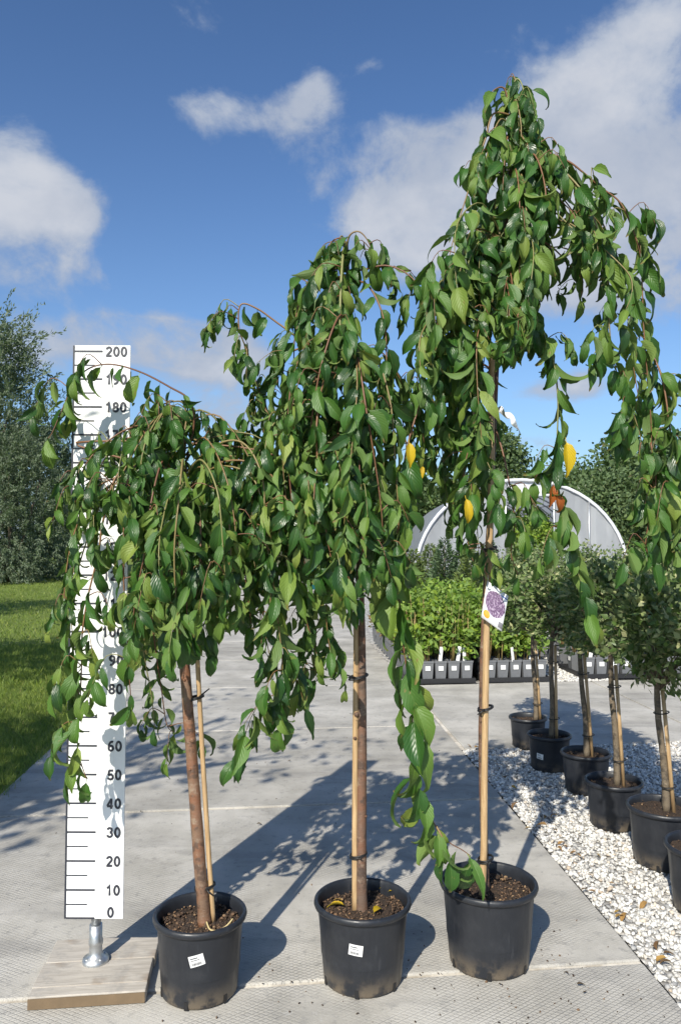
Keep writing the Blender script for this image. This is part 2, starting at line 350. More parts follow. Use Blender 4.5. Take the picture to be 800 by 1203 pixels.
def film_nodes(t, b, o):
    co = objco(t); st = t.node('ShaderNodeMapping', {0: co, 3: (1, 3, .5)}).outputs[0]; n = t.noise(1.2, st, 5, .6)
    c = t.mix(t.sm(n, .3, .7), (.44, .455, .475), (.58, .595, .61)); t.l.new(c, b.inputs['Base Color']); bump(t, b, n, .05, .5)
    tr = t.node('ShaderNodeBsdfTranslucent', {0: (.60, .62, .66)}); mx = t.node('ShaderNodeMixShader', {0: .55})
    t.l.new(b.outputs[0], mx.inputs[1]); t.l.new(tr.outputs[0], mx.inputs[2]); t.l.new(mx.outputs[0], o.inputs[0])
M['film'] = mat('greenhouse_film', rough=.35, build=film_nodes)
M['film_white'] = mat('white_film', (.60, .61, .64), .4)
M['teal'] = mat('teal_plastic', (.02, .19, .22), .5)
M['foil'] = mat('white_ribbon', (.85, .86, .88), .25)
def photo_nodes(t, b, o):
    uv = t.node('ShaderNodeTexCoord').outputs['UV']; s_ = t.node('ShaderNodeSeparateXYZ', {0: uv}); u, v = s_.outputs[0], s_.outputs[1]
    vor = t.node('ShaderNodeTexVoronoi', {'Vector': uv, 'Scale': 22}).outputs['Distance']; n = t.noise(7, uv, 5, .7)
    pic = t.ramp(t.m('ADD', t.m('MULTIPLY', vor, .8), t.m('MULTIPLY', n, .5)), [(.25, (.03, .018, .04)), (.5, (.10, .055, .115)), (.8, (.22, .14, .24)), (1.0, (.5, .44, .52))])
    e = t.m('ADD', t.m('POWER', t.m('DIVIDE', t.m('SUBTRACT', u, .52), .46), 2), t.m('POWER', t.m('DIVIDE', t.m('SUBTRACT', v, .55), .34), 2))
    ins = t.sm(t.m('ADD', e, t.m('MULTIPLY', t.noise(9, uv, 3), .4)), 1.25, 1.1)
    c = t.mix(ins, (.72, .73, .76), pic)
    dot = t.sm(t.m('ADD', t.m('POWER', t.m('SUBTRACT', u, .22), 2), t.m('POWER', t.m('MULTIPLY', t.m('SUBTRACT', v, .17), 1.5), 2)), .026, .022)
    c = t.mix(dot, c, (.75, .33, .04))
    sq = t.m('MULTIPLY', t.sm(u, .78, .80), t.m('MULTIPLY', t.sm(v, .22, .20), t.sm(v, .04, .06)))
    c = t.mix(t.m('MULTIPLY', sq, .8), c, (.08, .07, .09))
    bl = t.m('MULTIPLY', t.sm(u, .70, .71), t.m('MULTIPLY', t.sm(v, .90, .895), t.sm(v, .865, .87)))
    c = t.mix(bl, c, (.05, .12, .45)); t.l.new(c, b.inputs['Base Color'])
M['photo_card'] = mat('photo_label', rough=.3, build=photo_nodes)
def pink_nodes(t, b, o):
    uv = t.node('ShaderNodeTexCoord').outputs['UV']; vor = t.node('ShaderNodeTexVoronoi', {'Vector': uv, 'Scale': 9}).outputs['Distance']
    s_ = t.node('ShaderNodeSeparateXYZ', {0: uv}); c = t.ramp(vor, [(.1, (.55, .16, .28)), (.4, (.72, .42, .52)), (.8, (.75, .7, .72))])
    c = t.mix(t.sm(s_.outputs[1], .45, .40), c, (.72, .72, .72)); t.l.new(c, b.inputs['Base Color'])
M['pink_card'] = mat('pink_photo_label', rough=.3, build=pink_nodes)

# ------------------------------------------------------------------ the setting: ground, lawn, path, gravel
tag(MB().add([(-700, -40, -.05), (700, -40, -.05), (700, 900, -.05), (-700, 900, -.05)], [(0, 1, 2, 3)]).build('ground', M['ground']), kind='structure')
PD = Vector((math.sin(R(-4.4)), math.cos(R(-4.4)), 0))       # path direction
JD = Vector((1, .11, 0)).normalized()                         # joint direction
PC = Vector((-.523, 4.53, 0)); HW = 1.455
def pcen(d): return PC + PD * ((d - PC.y) / PD.y)
def edge_x(d, side): return (pcen(d).x + side * HW)
jd = [-3.0, -.75, 1.05, 2.66] + [4.40 + 1.76 * i for i in range(22)]
path = tag(MB().add([pcen(-3) - JD * HW, pcen(-3) + JD * HW, pcen(43) + JD * HW, pcen(43) - JD * HW], [(0, 1, 2, 3)]).build('concrete_path', M['joint']), kind='structure')
path.location.z = -.009
def slab(corners, thick=.14, lift=0.0):
    c = sum(corners, Vector()) / 4; mb = MB()
    top = [p - c + Vector((0, 0, lift + rng.uniform(-.0015, .0015))) for p in corners]; bot = [p - Vector((0, 0, thick)) for p in top]
    mb.add(top + bot, [(0, 1, 2, 3), (7, 6, 5, 4)] + [(i, i + 4, (i + 1) % 4 + 4, (i + 1) % 4) for i in range(4)])
    return mb, c
def add_slab(corners, parent):
    mb, c = slab(corners); o = mb.build('slab', M['concrete'], parent); o.location = c - parent.location; bev(o, .006, 2); return o
g = .010
for a, b in zip(jd, jd[1:]):
    pa, pb = pcen(a + g), pcen(b - g)
    add_slab([pa - JD * HW, pa + JD * HW, pb + JD * HW, pb - JD * HW], path)
# cross road to the right
CN = lambda x: 5.62 + .13 * (x - .9); CF = lambda x: 8.0 + .13 * (x - .7)
cross = tag(MB().add([(.86, CN(.86), 0), (14, CN(14), 0), (14, CF(14), 0), (.68, CF(.68), 0)], [(0, 1, 2, 3)]).build('side_road', M['joint']), kind='structure'); cross.location.z = -.012
xs = [.86, 2.80, 4.75, 6.7, 8.65, 10.6, 12.5]
for i, (a, b) in enumerate(zip(xs, xs[1:])):
    dd = .18
    add_slab([Vector((a + .012 + (.015 if i == 0 else 0), CN(a), 0)), Vector((b - .007, CN(b), 0)), Vector((b - .007 - dd, CF(b - dd), 0)), Vector((a + .012 + (.015 if i == 0 else 0) - dd, CF(a - dd), 0))], cross)
# lawn left of the path, right-hand gravel areas
L0, L1 = pcen(-6), pcen(60)
lawn = tag(MB().add([(-60, -6, -.006), L0 + Vector((-HW - .004, 0, -.006)), L1 + Vector((-HW - .004, 0, -.006)), (-60, 60, -.006)], [(0, 1, 2, 3)]).build('lawn', M['lawn']), kind='structure')
gb = tag(MB().add([(edge_x(-4, 1) + .004, -4, -.014), (9, -4, -.014), (9, CN(9), -.014), (.87, CN(.87), -.014)], [(0, 1, 2, 3)]).build('gravel_ground', M['gravel_bed']), kind='structure')
gb2 = tag(MB().add([(.68, CF(.68) + .004, -.02), (14, CF(14), -.02), (14, 30, -.02), (edge_x(30, 1), 30, -.02)], [(0, 1, 2, 3)]).build('standing_ground', M['gravel_bed']), kind='structure')

ico_v = []
ph = (1 + 5 ** .5) / 2
for a in (-1, 1):
    for b in (-ph, ph): ico_v += [(0, a, b), (a, b, 0), (b, 0, a)]
ico_v = np.array(ico_v) / np.linalg.norm(ico_v[0])
from itertools import combinations
ed = 1.0515
ico_f = []
for i, j, k in combinations(range(12), 3):
    if all(abs(np.linalg.norm(ico_v[p] - ico_v[q]) - ed) < .05 for p, q in ((i, j), (j, k), (i, k))):
        nn = np.cross(ico_v[j] - ico_v[i], ico_v[k] - ico_v[i]); ico_f.append((i, j, k) if nn @ ico_v[i] > 0 else (i, k, j))
ico_f = np.array(ico_f)
def rand_rot(n):
    q = nrg.normal(size=(n, 4)); q /= np.linalg.norm(q, axis=1)[:, None]; w_, x, y, z = q.T
    return np.stack([1 - 2 * (y * y + z * z), 2 * (x * y - z * w_), 2 * (x * z + y * w_), 2 * (x * y + z * w_), 1 - 2 * (x * x + z * z), 2 * (y * z - x * w_), 2 * (x * z - y * w_), 2 * (y * z + x * w_), 1 - 2 * (x * x + y * y)], -1).reshape(n, 3, 3)
def stones(name, P, size, matr):
    n = len(P); S = size[:, None] * nrg.uniform(.55, 1.15, (n, 3)) * np.array([1.1, .9, .62])
    V = ico_v[None] * nrg.uniform(.78, 1.15, (n, 12, 1)) * S[:, None, :]
    V = np.einsum('nij,nkj->nki', rand_rot(n), V) * np.array([1, 1, .8]) + P[:, None, :]
    Fq = (ico_f[None] + (np.arange(n) * 12)[:, None, None]).reshape(-1, 3)
    return npmesh(name, V.reshape(-1, 3), Fq, matr)
def in_front(x, d): return (x > edge_x(d, 1) + .012) & (d < 5.6 + .13 * (x - .9))
n = 75000
X = nrg.uniform(.7, 4.2, n); D = nrg.uniform(.9, 6.1, n)
keep = (x_ok := (X > -.0768 * (D - 4.53) + .932 + .015)) & (D < 5.60 + .13 * (X - .9)); X, D = X[keep], D[keep]
sz = nrg.uniform(.008, .017, len(X)); near_edge = X - (-.0768 * (D - 4.53) + .932)
P = np.stack([X, D, -.014 + nrg.uniform(0, .012, len(X))], 1)
tag(link('gravel', stones('gravel', P, sz, M['stone'])), kind='stuff')
n = 9000
X = nrg.uniform(1.9, 2.9, n); D = nrg.uniform(8.2, 11.5, n); keep = D > 8.03 + .13 * (X - .7); X, D = X[keep], D[keep]
tag(link('gravel', stones('gravel', np.stack([X, D, -.012 + nrg.uniform(0, .01, len(X))], 1), nrg.uniform(.012, .022, len(X)), M['stone'])), kind='stuff')

# grass blades
def blades(n, x0, x1, d0, d1, hmin, hmax, wdt):
    X = nrg.uniform(x0, x1, n); D = d0 + (d1 - d0) * nrg.uniform(0, 1, n) ** 1.5
    keep = X < -.0768 * (D - 4.53) - .523 - HW + .03 * nrg.normal(size=n) - .01; X, D = X[keep], D[keep]; n = len(X)
    a = nrg.uniform(0, 2 * np.pi, n); h = nrg.uniform(hmin, hmax, n); w_ = nrg.uniform(.6, 1.3, n) * wdt
    base = np.stack([X, D, np.full(n, -.006)], 1); sd = np.stack([np.cos(a), np.sin(a), 0 * a], 1) * w_[:, None]
    lean = np.stack([nrg.normal(size=n) * .5, nrg.normal(size=n) * .5, np.ones(n)], 1) * h[:, None]
    V = np.stack([base - sd, base + sd, base + lean], 1).reshape(-1, 3)
    return V, np.arange(3 * n).reshape(-1, 3)
V1, F1 = blades(90000, -4.6, -1.6, 4.0, 11, .025, .06, .003)
V2, F2 = blades(50000, -11, -1.9, 8, 30, .03, .07, .008)
tag(link('grass', npmesh('grass', np.vstack([V1, V2]), np.vstack([F1, F2 + len(V1)]), M['blade'])), kind='stuff')

# ------------------------------------------------------------------ leaf meshes
def leaf_geo(Lf, Wf, curl, fold, twist, wave, seed, rows=11, petiole=.13):
    r_ = random.Random(seed); vs = []; uvs = []; fs = []
    th = r_.uniform(-.1, .15); y = 0.0; z = 0.0
    us = (-1, -.55, 0, .55, 1)
    y, z = petiole * Lf * math.cos(th), petiole * Lf * math.sin(th)
    step = Lf / (rows - 1)
    for i in range(rows):
        t = i / (rows - 1)
        wdt = Wf / 2 * (math.sin(math.pi * min(1, t ** .74)) ** .85 if 0 < t < 1 else 0)
        if t > .62: wdt *= 1 - .42 * math.sin((t - .62) / .38 * math.pi) ** 1.2
        wdt *= (1 + (.05 if i % 2 else -.04)) if 0 < t < 1 else 1
        wdt = max(wdt, .0008)
        tw = twist * t
        for u in us:
            lx = u * wdt; lz = abs(u) * wdt * fold + wave * math.sin(t * 9 + (2 if u > 0 else 0)) * abs(u) ** 2 * Wf * .12
            cx, cz = lx * math.cos(tw) - lz * math.sin(tw), lx * math.sin(tw) + lz * math.cos(tw)
            vs.append((cx, y - cz * math.sin(th) * 1.0, z + cz * math.cos(th))); uvs.append((u * .5 + .5, t))
        th -= curl / (rows - 1) * (1.6 * t + .2); y += step * math.cos(th); z += step * math.sin(th)
    k = len(us)
    for i in range(rows - 1):
        for j in range(k - 1): fs.append((i * k + j, i * k + j + 1, (i + 1) * k + j + 1, (i + 1) * k + j))
    b = len(vs); p = .0013     # petiole strip
    y0, z0 = petiole * Lf, vs[2][2]
    vs += [(-p, 0, 0), (p, 0, 0), (p, vs[2][1], z0), (-p, vs[2][1], z0)]; uvs += [(.5, 0)] * 4; fs.append((b, b + 1, b + 2, b + 3))
    return vs, fs, uvs
LEAFS = []
for i in range(18):
    r_ = random.Random(100 + i)
    LEAFS.append(leaf_geo(.112, .112 * r_.uniform(.27, .42), r_.choice([.4, .8, 1.2, 1.7, 2.3]), r_.uniform(.2, .85), r_.uniform(-.8, .8), r_.uniform(.2, 1.0), i))
LEAF_ME = {}
def leaf_me(i, m_):
    if (i, m_) not in LEAF_ME:
        mb = MB(); mb.add(*LEAFS[i]); LEAF_ME[(i, m_)] = mb.mesh('leaf', M[m_], True)
    return LEAF_ME[(i, m_)]
def frame(p, tip, nrm, s):
    y = tip.normalized(); z = nrm - y * nrm.dot(y); z = z.normalized() if z.length > 1e-4 else y.orthogonal().normalized(); x = y.cross(z)
    m3 = Matrix((x, y, z)).transposed() * s
    m4 = m3.to_4x4(); m4.translation = p; return m4
def smooth(pts, k=5):
    """Catmull-Rom"""
    P_ = [pts[0]] + list(pts) + [pts[-1]]; out = []
    for i in range(1, len(P_) - 2):
        for j in range(k):
            t = j / k; a, b, c, d = P_[i - 1], P_[i], P_[i + 1], P_[i + 2]
            out.append(.5 * ((2 * b) + (c - a) * t + (2 * a - 5 * b + 4 * c - d) * t * t + (3 * b - a - 3 * c + d) * t ** 3))
    out.append(pts[-1]); return out

def inside(poly, x, y):
    c = False; j = len(poly) - 1
    for i in range(len(poly)):
        if (poly[i][1] > y) != (poly[j][1] > y) and x < (poly[j][0] - poly[i][0]) * (y - poly[i][1]) / (poly[j][1] - poly[i][1]) + poly[i][0]: c = not c
        j = i
    return c

def weeping_tree(label, Y, trunk, trad, tbark, leader, chains, polys, specials, seed, lsc, rdepth, wilt=0.0, knots=()):
    r_ = random.Random(seed)
    base = at(trunk[0][0], trunk[0][1], Y); root = empty('weeping_cherry', base); tag(root, label, 'tree', 'weeping cherries in black pots')
    tp = smooth([at(x, y, Y) - base for x, y in trunk], 5)
    rr = [trad[0] + (trad[1] - trad[0]) * i / (len(tp) - 1) for i in range(len(tp))]; rr[0] *= 1.25; rr[1] *= 1.1
    tb = MB(); tb.tube(tp, rr, 14, wob=.045, rs=r_)
    for kx, ky, kr in knots:
        c = at(kx, ky, Y - trad[0] * .75) - base
        tb.tube([c + Vector((0, .012, 0)), c + Vector((0, 0, .002)), c + Vector((0, -.007, .006))], [kr * 1.2, kr, kr * .35], 8)
    tb.build('trunk', tbark, root, True)
    lead = smooth([at(x, y, Y) for x, y in leader], 6)
    bprob = []; strands = []                                # (points, leaf spacing, leafy-from index fraction)
    for ch in chains:
        pts = smooth([at(x, y, Y + dz_) for x, y, dz_ in ch['p']], 6)
        strands.append((pts, ch.get('sp', .030) * 1.08, ch.get('f', 0.0), ch.get('s', 1.0), ch.get('r', .0028))); bprob.append(ch.get('b', .17))
    for poly, count, cfg in polys:
        xs_ = [p[0] for p in poly]; ys_ = [p[1] for p in poly]; got = 0; tries = 0
        while got < count and tries < 6000:
            tries += 1
            x, y = r_.uniform(min(xs_), max(xs_)), r_.uniform(min(ys_), max(ys_))
            if not inside(poly, x, y): continue
            y2 = y; ln = r_.uniform(55, 190); xx = x; dr = r_.uniform(-.12, .12)
            while y2 - y < ln and inside(poly, xx + dr * 10, y2 + 10): y2 += 10; xx += dr * 10
            if y2 - y < 30: continue
            top = min(ys_); rad = rdepth * min(1, .35 + (y - top) / 180.0)
            dzo = r_.uniform(-1, 1); dzo = math.copysign(abs(dzo) ** .7, dzo) * rad
            P2 = at(x, y, Y + dzo); P3 = at(xx, y2, Y + dzo * 1.08 - .01)
            hz = P2.z + r_.uniform(.02, .22)
            A = min(lead, key=lambda q: abs(q.z - hz)); 
            if A.z > P2.z + .35: A = lead[0]
            mid = (A + P2) / 2 + Vector((0, 0, .05 + .16 * (P2 - A).to_2d().length))
            out = (P2 - A); out.z = 0; out = out * .10
            pts = smooth([A, mid, P2, P2.lerp(P3, .5) + out, P3], 5)
            strands.append((pts, cfg.get('sp', .034), .13, cfg.get('s', 1.0), .0022)); got += 1
    main = list(strands); bprob += [.15] * (len(main) - len(bprob))
    for (pts, sp, f0, ls, br), bp in zip(main, bprob):                 # short side shoots
        n_ = len(pts)
        for i in range(max(2, int(n_ * max(f0, .15))), n_ - 2):
            if r_.random() > bp: continue
            p = pts[i]; a_ = r_.uniform(0, 6.28); hd = Vector((math.cos(a_), math.sin(a_) * .7, 0)); L = r_.uniform(.05, .15)
            e1 = p + hd * L * .5 + Vector((0, 0, r_.uniform(-.01, .04))); e2 = p + hd * L * .9 + Vector((0, 0, -L * r_.uniform(.3, .9)))
            strands.append((smooth([p, e1, e2], 4), .021, .25, ls * .86, .0014))
    leaves = []
    for pts, sp, f0, ls, br in strands:
        n_ = len(pts); q = [p - base for p in pts]
        mb = MB(); mb.tube(q, [br * (1.5 - 1.0 * i / (n_ - 1)) for i in range(n_)], 5); mb.build('branch', M['twig'], root, True)
        acc = 0; nxt = sp * r_.uniform(.2, 1); sgn = r_.choice((-1, 1))
        tot_ = sum((q[i + 1] - q[i]).length for i in range(n_ - 1))
        for i in range(n_ - 1):
            seg = (q[i + 1] - q[i]); L = seg.length
            while acc + L > nxt:
                p = q[i] + seg * ((nxt - acc) / L); fr = nxt / tot_
                nxt += sp * r_.uniform(.7, 1.35)
                if fr < f0: continue
                T = seg.normalized(); wp = p + base
                ax = min(lead, key=lambda k_: abs(k_.z - wp.z)); outv = wp - ax; outv.z = 0
                outv = outv.normalized() if outv.length > .03 else Vector((r_.uniform(-1, 1), -1, 0)).normalized()
                sgn = -sgn
                side = T.cross(outv); side = side.normalized() * sgn if side.length > .1 else Vector((sgn, 0, 0))
                jit = Vector((r_.gauss(0, 1), r_.gauss(0, 1), r_.gauss(0, 1)))
                tip = Vector((0, 0, -1)) + side * r_.uniform(.15, .75) + outv * r_.uniform(-.05, .5) + Vector((0, 0, .45 * max(0, 1 - fr * 2.2))) + jit * .2
                nrm = outv * .6 + side * r_.uniform(-.2, .9) + Vector((0, -.28, .5)) + Vector((r_.gauss(0, 1), r_.gauss(0, 1), r_.gauss(0, 1))) * .72
                young = 1.0 if fr < .85 else .85
                s_ = lsc * ls * young * r_.choice((r_.uniform(.5, .9), r_.uniform(.75, 1.12), r_.uniform(.8, 1.2)))
                leaves.append((p, frame(p, tip, nrm, s_), r_.randrange(len(LEAFS)), wp.y))
            acc += L
        # end leaf
        leaves.append((q[-1], frame(q[-1], Vector((r_.uniform(-.3, .3), r_.uniform(-.3, .1), -1)), Vector((r_.uniform(-.5, .5), -1, .3)), lsc * ls * r_.uniform(.7, 1.0)), r_.randrange(len(LEAFS)), pts[-1].y))
    leaves.sort(key=lambda l: l[3])
    nl = 300 - len(specials)
    for p, m4, li, _ in leaves[:nl]: link('leaf', leaf_me(li, 'leaf'), root, m4)
    mb = MB()
    for p, m4, li, _ in leaves[nl:]:
        vs, fs, uvs = LEAFS[li]; mb.add([m4 @ Vector(v) for v in vs], fs, uvs)
    if mb.f: tag(mb.build('foliage', M['leaf'], root, True), kind='stuff')
    for x, y, dz_, m_, lab, s_, tipx in specials:
        p = at(x, y, Y + dz_) - base
        tag(link('leaf', leaf_me(r_.randrange(4), m_), root, frame(p, Vector((tipx, -.1, -1)), Vector((.15, -1, .35)), s_)), lab)
    print(label, 'leaves', len(leaves), 'branches', len(strands))
    return root

# ---- positions of the three pots
POT1, POT2, POT3 = gnd(235, 1162), gnd(426, 1148), gnd(574, 1128)
Y1, Y2, Y3 = POT1.y, POT2.y, POT3.y
C = lambda *p, **k: dict(p=list(p), **k)
ch1 = [
 C((213, 590, 0), (250, 540, .0), (300, 545, .02), (335, 600, .02), (345, 660, .02), (352, 700, .02), (360, 745, .02), (368, 775, .02), (372, 795, .02), f=.25, sp=.028, s=1.0),
 C((213, 590, 0), (250, 550, -.12), (296, 560, -.2), (312, 620, -.22), (318, 700, -.22), (312, 740, -.22), (318, 775, -.22), f=.25, sp=.028, s=1.0),
 C((213, 590, 0), (255, 545, -.05), (310, 550, -.1), (350, 610, -.1), (372, 660, -.1), (382, 700, -.1), (384, 735, -.1), (388, 765, -.1), f=.25, sp=.03, s=.95),
 C((213, 600, 0), (170, 555, -.08), (130, 570, -.14), (108, 620, -.16), (92, 670, -.16), (84, 720, -.16), (88, 760, -.16), f=.25, sp=.026, s=.9),
 C((213, 570, 0), (190, 520, .03), (150, 515, .05), (120, 545, .06), (108, 590, .06), (106, 640, .06), f=.25, sp=.028, s=.9),
 C((216, 545, 0), (245, 510, .05), (285, 508, .08), (318, 540, .08), (330, 590, .08), (336, 640, .08), f=.15, sp=.028, s=.95),
 C((214, 560, 0), (228, 500, -.02), (222, 470, -.05), (200, 455, -.06), (165, 437, -.07), (130, 428, -.08), (103, 434, -.08), (86, 454, -.08), (74, 480, -.08), (62, 508, -.08), (57, 515, -.08), f=.30, sp=.033, s=1.18, b=.05),
 C((213, 570, 0), (205, 510, -.05), (185, 498, -.10), (150, 504, -.15), (118, 526, -.18), (99, 550, -.19), (90, 585, -.19), (86, 600, -.19), f=.3, sp=.030, s=.9),
 C((213, 600, 0), (180, 552, -.1), (140, 556, -.18), (122, 610, -.20), (116, 650, -.2), (104, 700, -.2), (97, 745, -.2), (96, 790, -.2), (94, 835, -.2), (92, 880, -.2), (102, 915, -.2), f=.28, sp=.030, s=1.15),
 C((213, 610, 0), (165, 560, -.05), (110, 575, -.1), (90, 620, -.12), (80, 660, -.12), (76, 700, -.12), (78, 735, -.12), f=.42, sp=.034, s=.85),
 C((213, 590, 0), (180, 540, -.15), (152, 560, -.22), (146, 620, -.25), (146, 690, -.25), (150, 740, -.25), (152, 790, -.25), (155, 830, -.25), f=.3, sp=.034),
 C((213, 600, 0), (195, 540, -.15), (180, 580, -.25), (170, 650, -.28), (160, 700, -.28), (155, 745, -.28), f=.28, sp=.032, s=1.1),
 C((213, 620, 0), (185, 590, .12), (172, 650, .16), (178, 720, .16), (184, 770, .16), (190, 810, .16), (196, 850, .16), (204, 860, .16), f=.3, sp=.030, s=.9),
 C((213, 620, 0), (180, 600, .08), (160, 680, .1), (168, 760, .1), (178, 815, .1), (182, 855, .1), f=.35, sp=.036, s=.9),
 C((214, 560, 0), (250, 525, -.1), (285, 520, -.15), (308, 560, -.2), (312, 630, -.22), (322, 690, -.22), (328, 740, -.22), (332, 780, -.22), (331, 820, -.22), (329, 850, -.22), f=.28, sp=.027, s=1.25, b=.2),
 C((214, 555, 0), (90, 520, -.02), (310, 530, -.05), (345, 590, -.05), (350, 660, -.05), (358, 720, -.05), (368, 755, -.05), (376, 780, -.05), f=.3, sp=.034, s=.9),
 C((216, 540, 0), (224, 488, 0), (245, 485, .02), (268, 505, .03), (300, 512, .03), (328, 535, .03), (335, 570, .03), f=.15, sp=.028, s=.9),
 C((216, 540, 0), (218, 480, -.02), (203, 472, -.04), (180, 482, -.05), (165, 500, -.05), f=.2, sp=.03, s=.9),
 C((214, 570, 0), (235, 540, -.2), (255, 575, -.32), (262, 640, -.34), (266, 700, -.34), f=.3, sp=.030, s=1.05),
 C((214, 570, 0), (215, 540, -.22), (210, 590, -.34), (205, 650, -.36), (208, 720, -.36), (212, 745, -.36), f=.3, sp=.030, s=1.1),
 C((214, 580, 0), (250, 570, -.1), (280, 620, -.15), (290, 690, -.15), (296, 740, -.15), f=.3, sp=.032, s=.9),
 C((214, 600, 0), (232, 580, -.2), (236, 640, -.3), (232, 690, -.3), (226, 735, -.3), (228, 755, -.3), f=.3, sp=.03, s=1.05),
]
poly1 = [(112, 545), (150, 508), (190, 480), (235, 490), (262, 512), (300, 520), (335, 550), (350, 590), (372, 660), (362, 700), (330, 735), (300, 725), (90, 735), (230, 725), (205, 745), (180, 735), (158, 745), (152, 680), (142, 600), (112, 585)]
weeping_tree('short weeping cherry with low spreading green crown beside the white measuring board', Y1,
  [(241, 1086), (237, 1040), (230, 950), (224, 870), (218, 790), (214, 740), (212, 680), (212, 600), (216, 545)], (.0215, .014), M['bark_red'],
  [(213, 640), (213, 590), (216, 545), (222, 495)], ch1, [(poly1, 24, dict(sp=.027, s=1.0))], [], 21, .92, .36, knots=[(226, 870, .010), (224, 905, .006), (217, 800, .006)])

ch2 = [
 C((407, 285, 0), (403, 300, -.10), (400, 350, -.16), (400, 400, -.18), (404, 440, -.2), (412, 500, -.2), (421, 545, -.2), (431, 600, -.2), (436, 650, -.2), (437, 672, -.2), f=.02, sp=.036, s=1.2, r=.0035),
 C((407, 300, 0), (410, 278, -.02), (421, 272, -.03), (432, 283, -.03), (440, 305, -.03), f=.2, sp=.03, s=1.15),
 C((408, 310, 0), (402, 282, -.03), (390, 284, -.04), (382, 300, -.05), f=.2, sp=.03, s=1.05),
 C((410, 330, 0), (388, 310, -.04), (366, 328, -.06), (350, 362, -.08), (346, 400, -.08), (344, 440, -.08), (336, 490, -.08), f=.12, sp=.034, s=1.05),
 C((412, 400, 0), (360, 400, .0), (330, 382, .02), (303, 363, .02), (283, 358, .02), (281, 385, .02), (290, 412, .02), (300, 445, .02), (310, 475, .02), (318, 490, .02), f=.38, sp=.034, s=.95),
 C((408, 320, 0), (430, 316, -.03), (452, 312, -.06), (472, 318, -.08), (488, 331, -.1), (497, 350, -.1), (503, 390, -.1), f=.30, sp=.05, s=.9),
 C((409, 330, 0), (432, 335, -.08), (450, 372, -.12), (454, 420, -.12), (452, 470, -.12), (458, 500, -.12), f=.1, sp=.033, s=1.05),
 C((413, 420, 0), (370, 400, -.15), (345, 440, -.22), (338, 510, -.24), (342, 580, -.24), (350, 630, -.24), (362, 675, -.24), (366, 690, -.24), f=.25, sp=.032, s=1.05),
 C((415, 450, 0), (385, 440, -.22), (372, 500, -.3), (376, 570, -.3), (384, 630, -.3), (394, 680, -.3), (398, 700, -.3), f=.22, sp=.032, s=1.15),
 C((413, 430, 0), (440, 420, -.1), (458, 470, -.16), (464, 540, -.18), (468, 610, -.18), (466, 660, -.18), f=.22, sp=.033, s=1.05),
 C((413, 410, 0), (350, 410, .05), (318, 440, .06), (310, 500, .06), (318, 560, .06), (322, 590, .06), f=.3, sp=.032),
 C((413, 400, 0), (400, 370, -.2), (380, 420, -.28), (368, 480, -.28), (362, 540, -.28), (360, 600, -.28), f=.2, sp=.032, s=1.05),
 C((414, 440, 0), (420, 420, -.22), (430, 480, -.30), (440, 540, -.3), (448, 600, -.3), (450, 650, -.3), f=.2, sp=.034, s=1.1),
]
poly2 = [(388, 310), (405, 288), (428, 305), (448, 345), (458, 400), (478, 450), (495, 520), (488, 590), (470, 640), (440, 670), (400, 690), (370, 675), (345, 630), (320, 590), (308, 540), (300, 460), (318, 405), (345, 388), (365, 340)]
weeping_tree('middle weeping cherry, taller than the left one, its crown a narrow green cone', Y2,
  [(425, 1080), (424, 1000), (425, 900), (425, 800), (424, 720), (422, 640), (418, 520), (412, 400), (407, 285)], (.021, .006), M['bark_grey'],
  [(423, 660), (418, 520), (412, 400), (407, 288)], ch2, [(poly2, 24, dict(sp=.027, s=1.05))],
  [(480, 516, -.30, 'leaf_yellow', 'yellow leaf among the green ones', .75, .1), (497, 545, -.05, 'leaf_yellow', 'small yellow leaf hanging lower', .6, -.2)], 22, .92, .34, knots=[(419, 840, .009), (417, 868, .006), (430, 960, .004)])

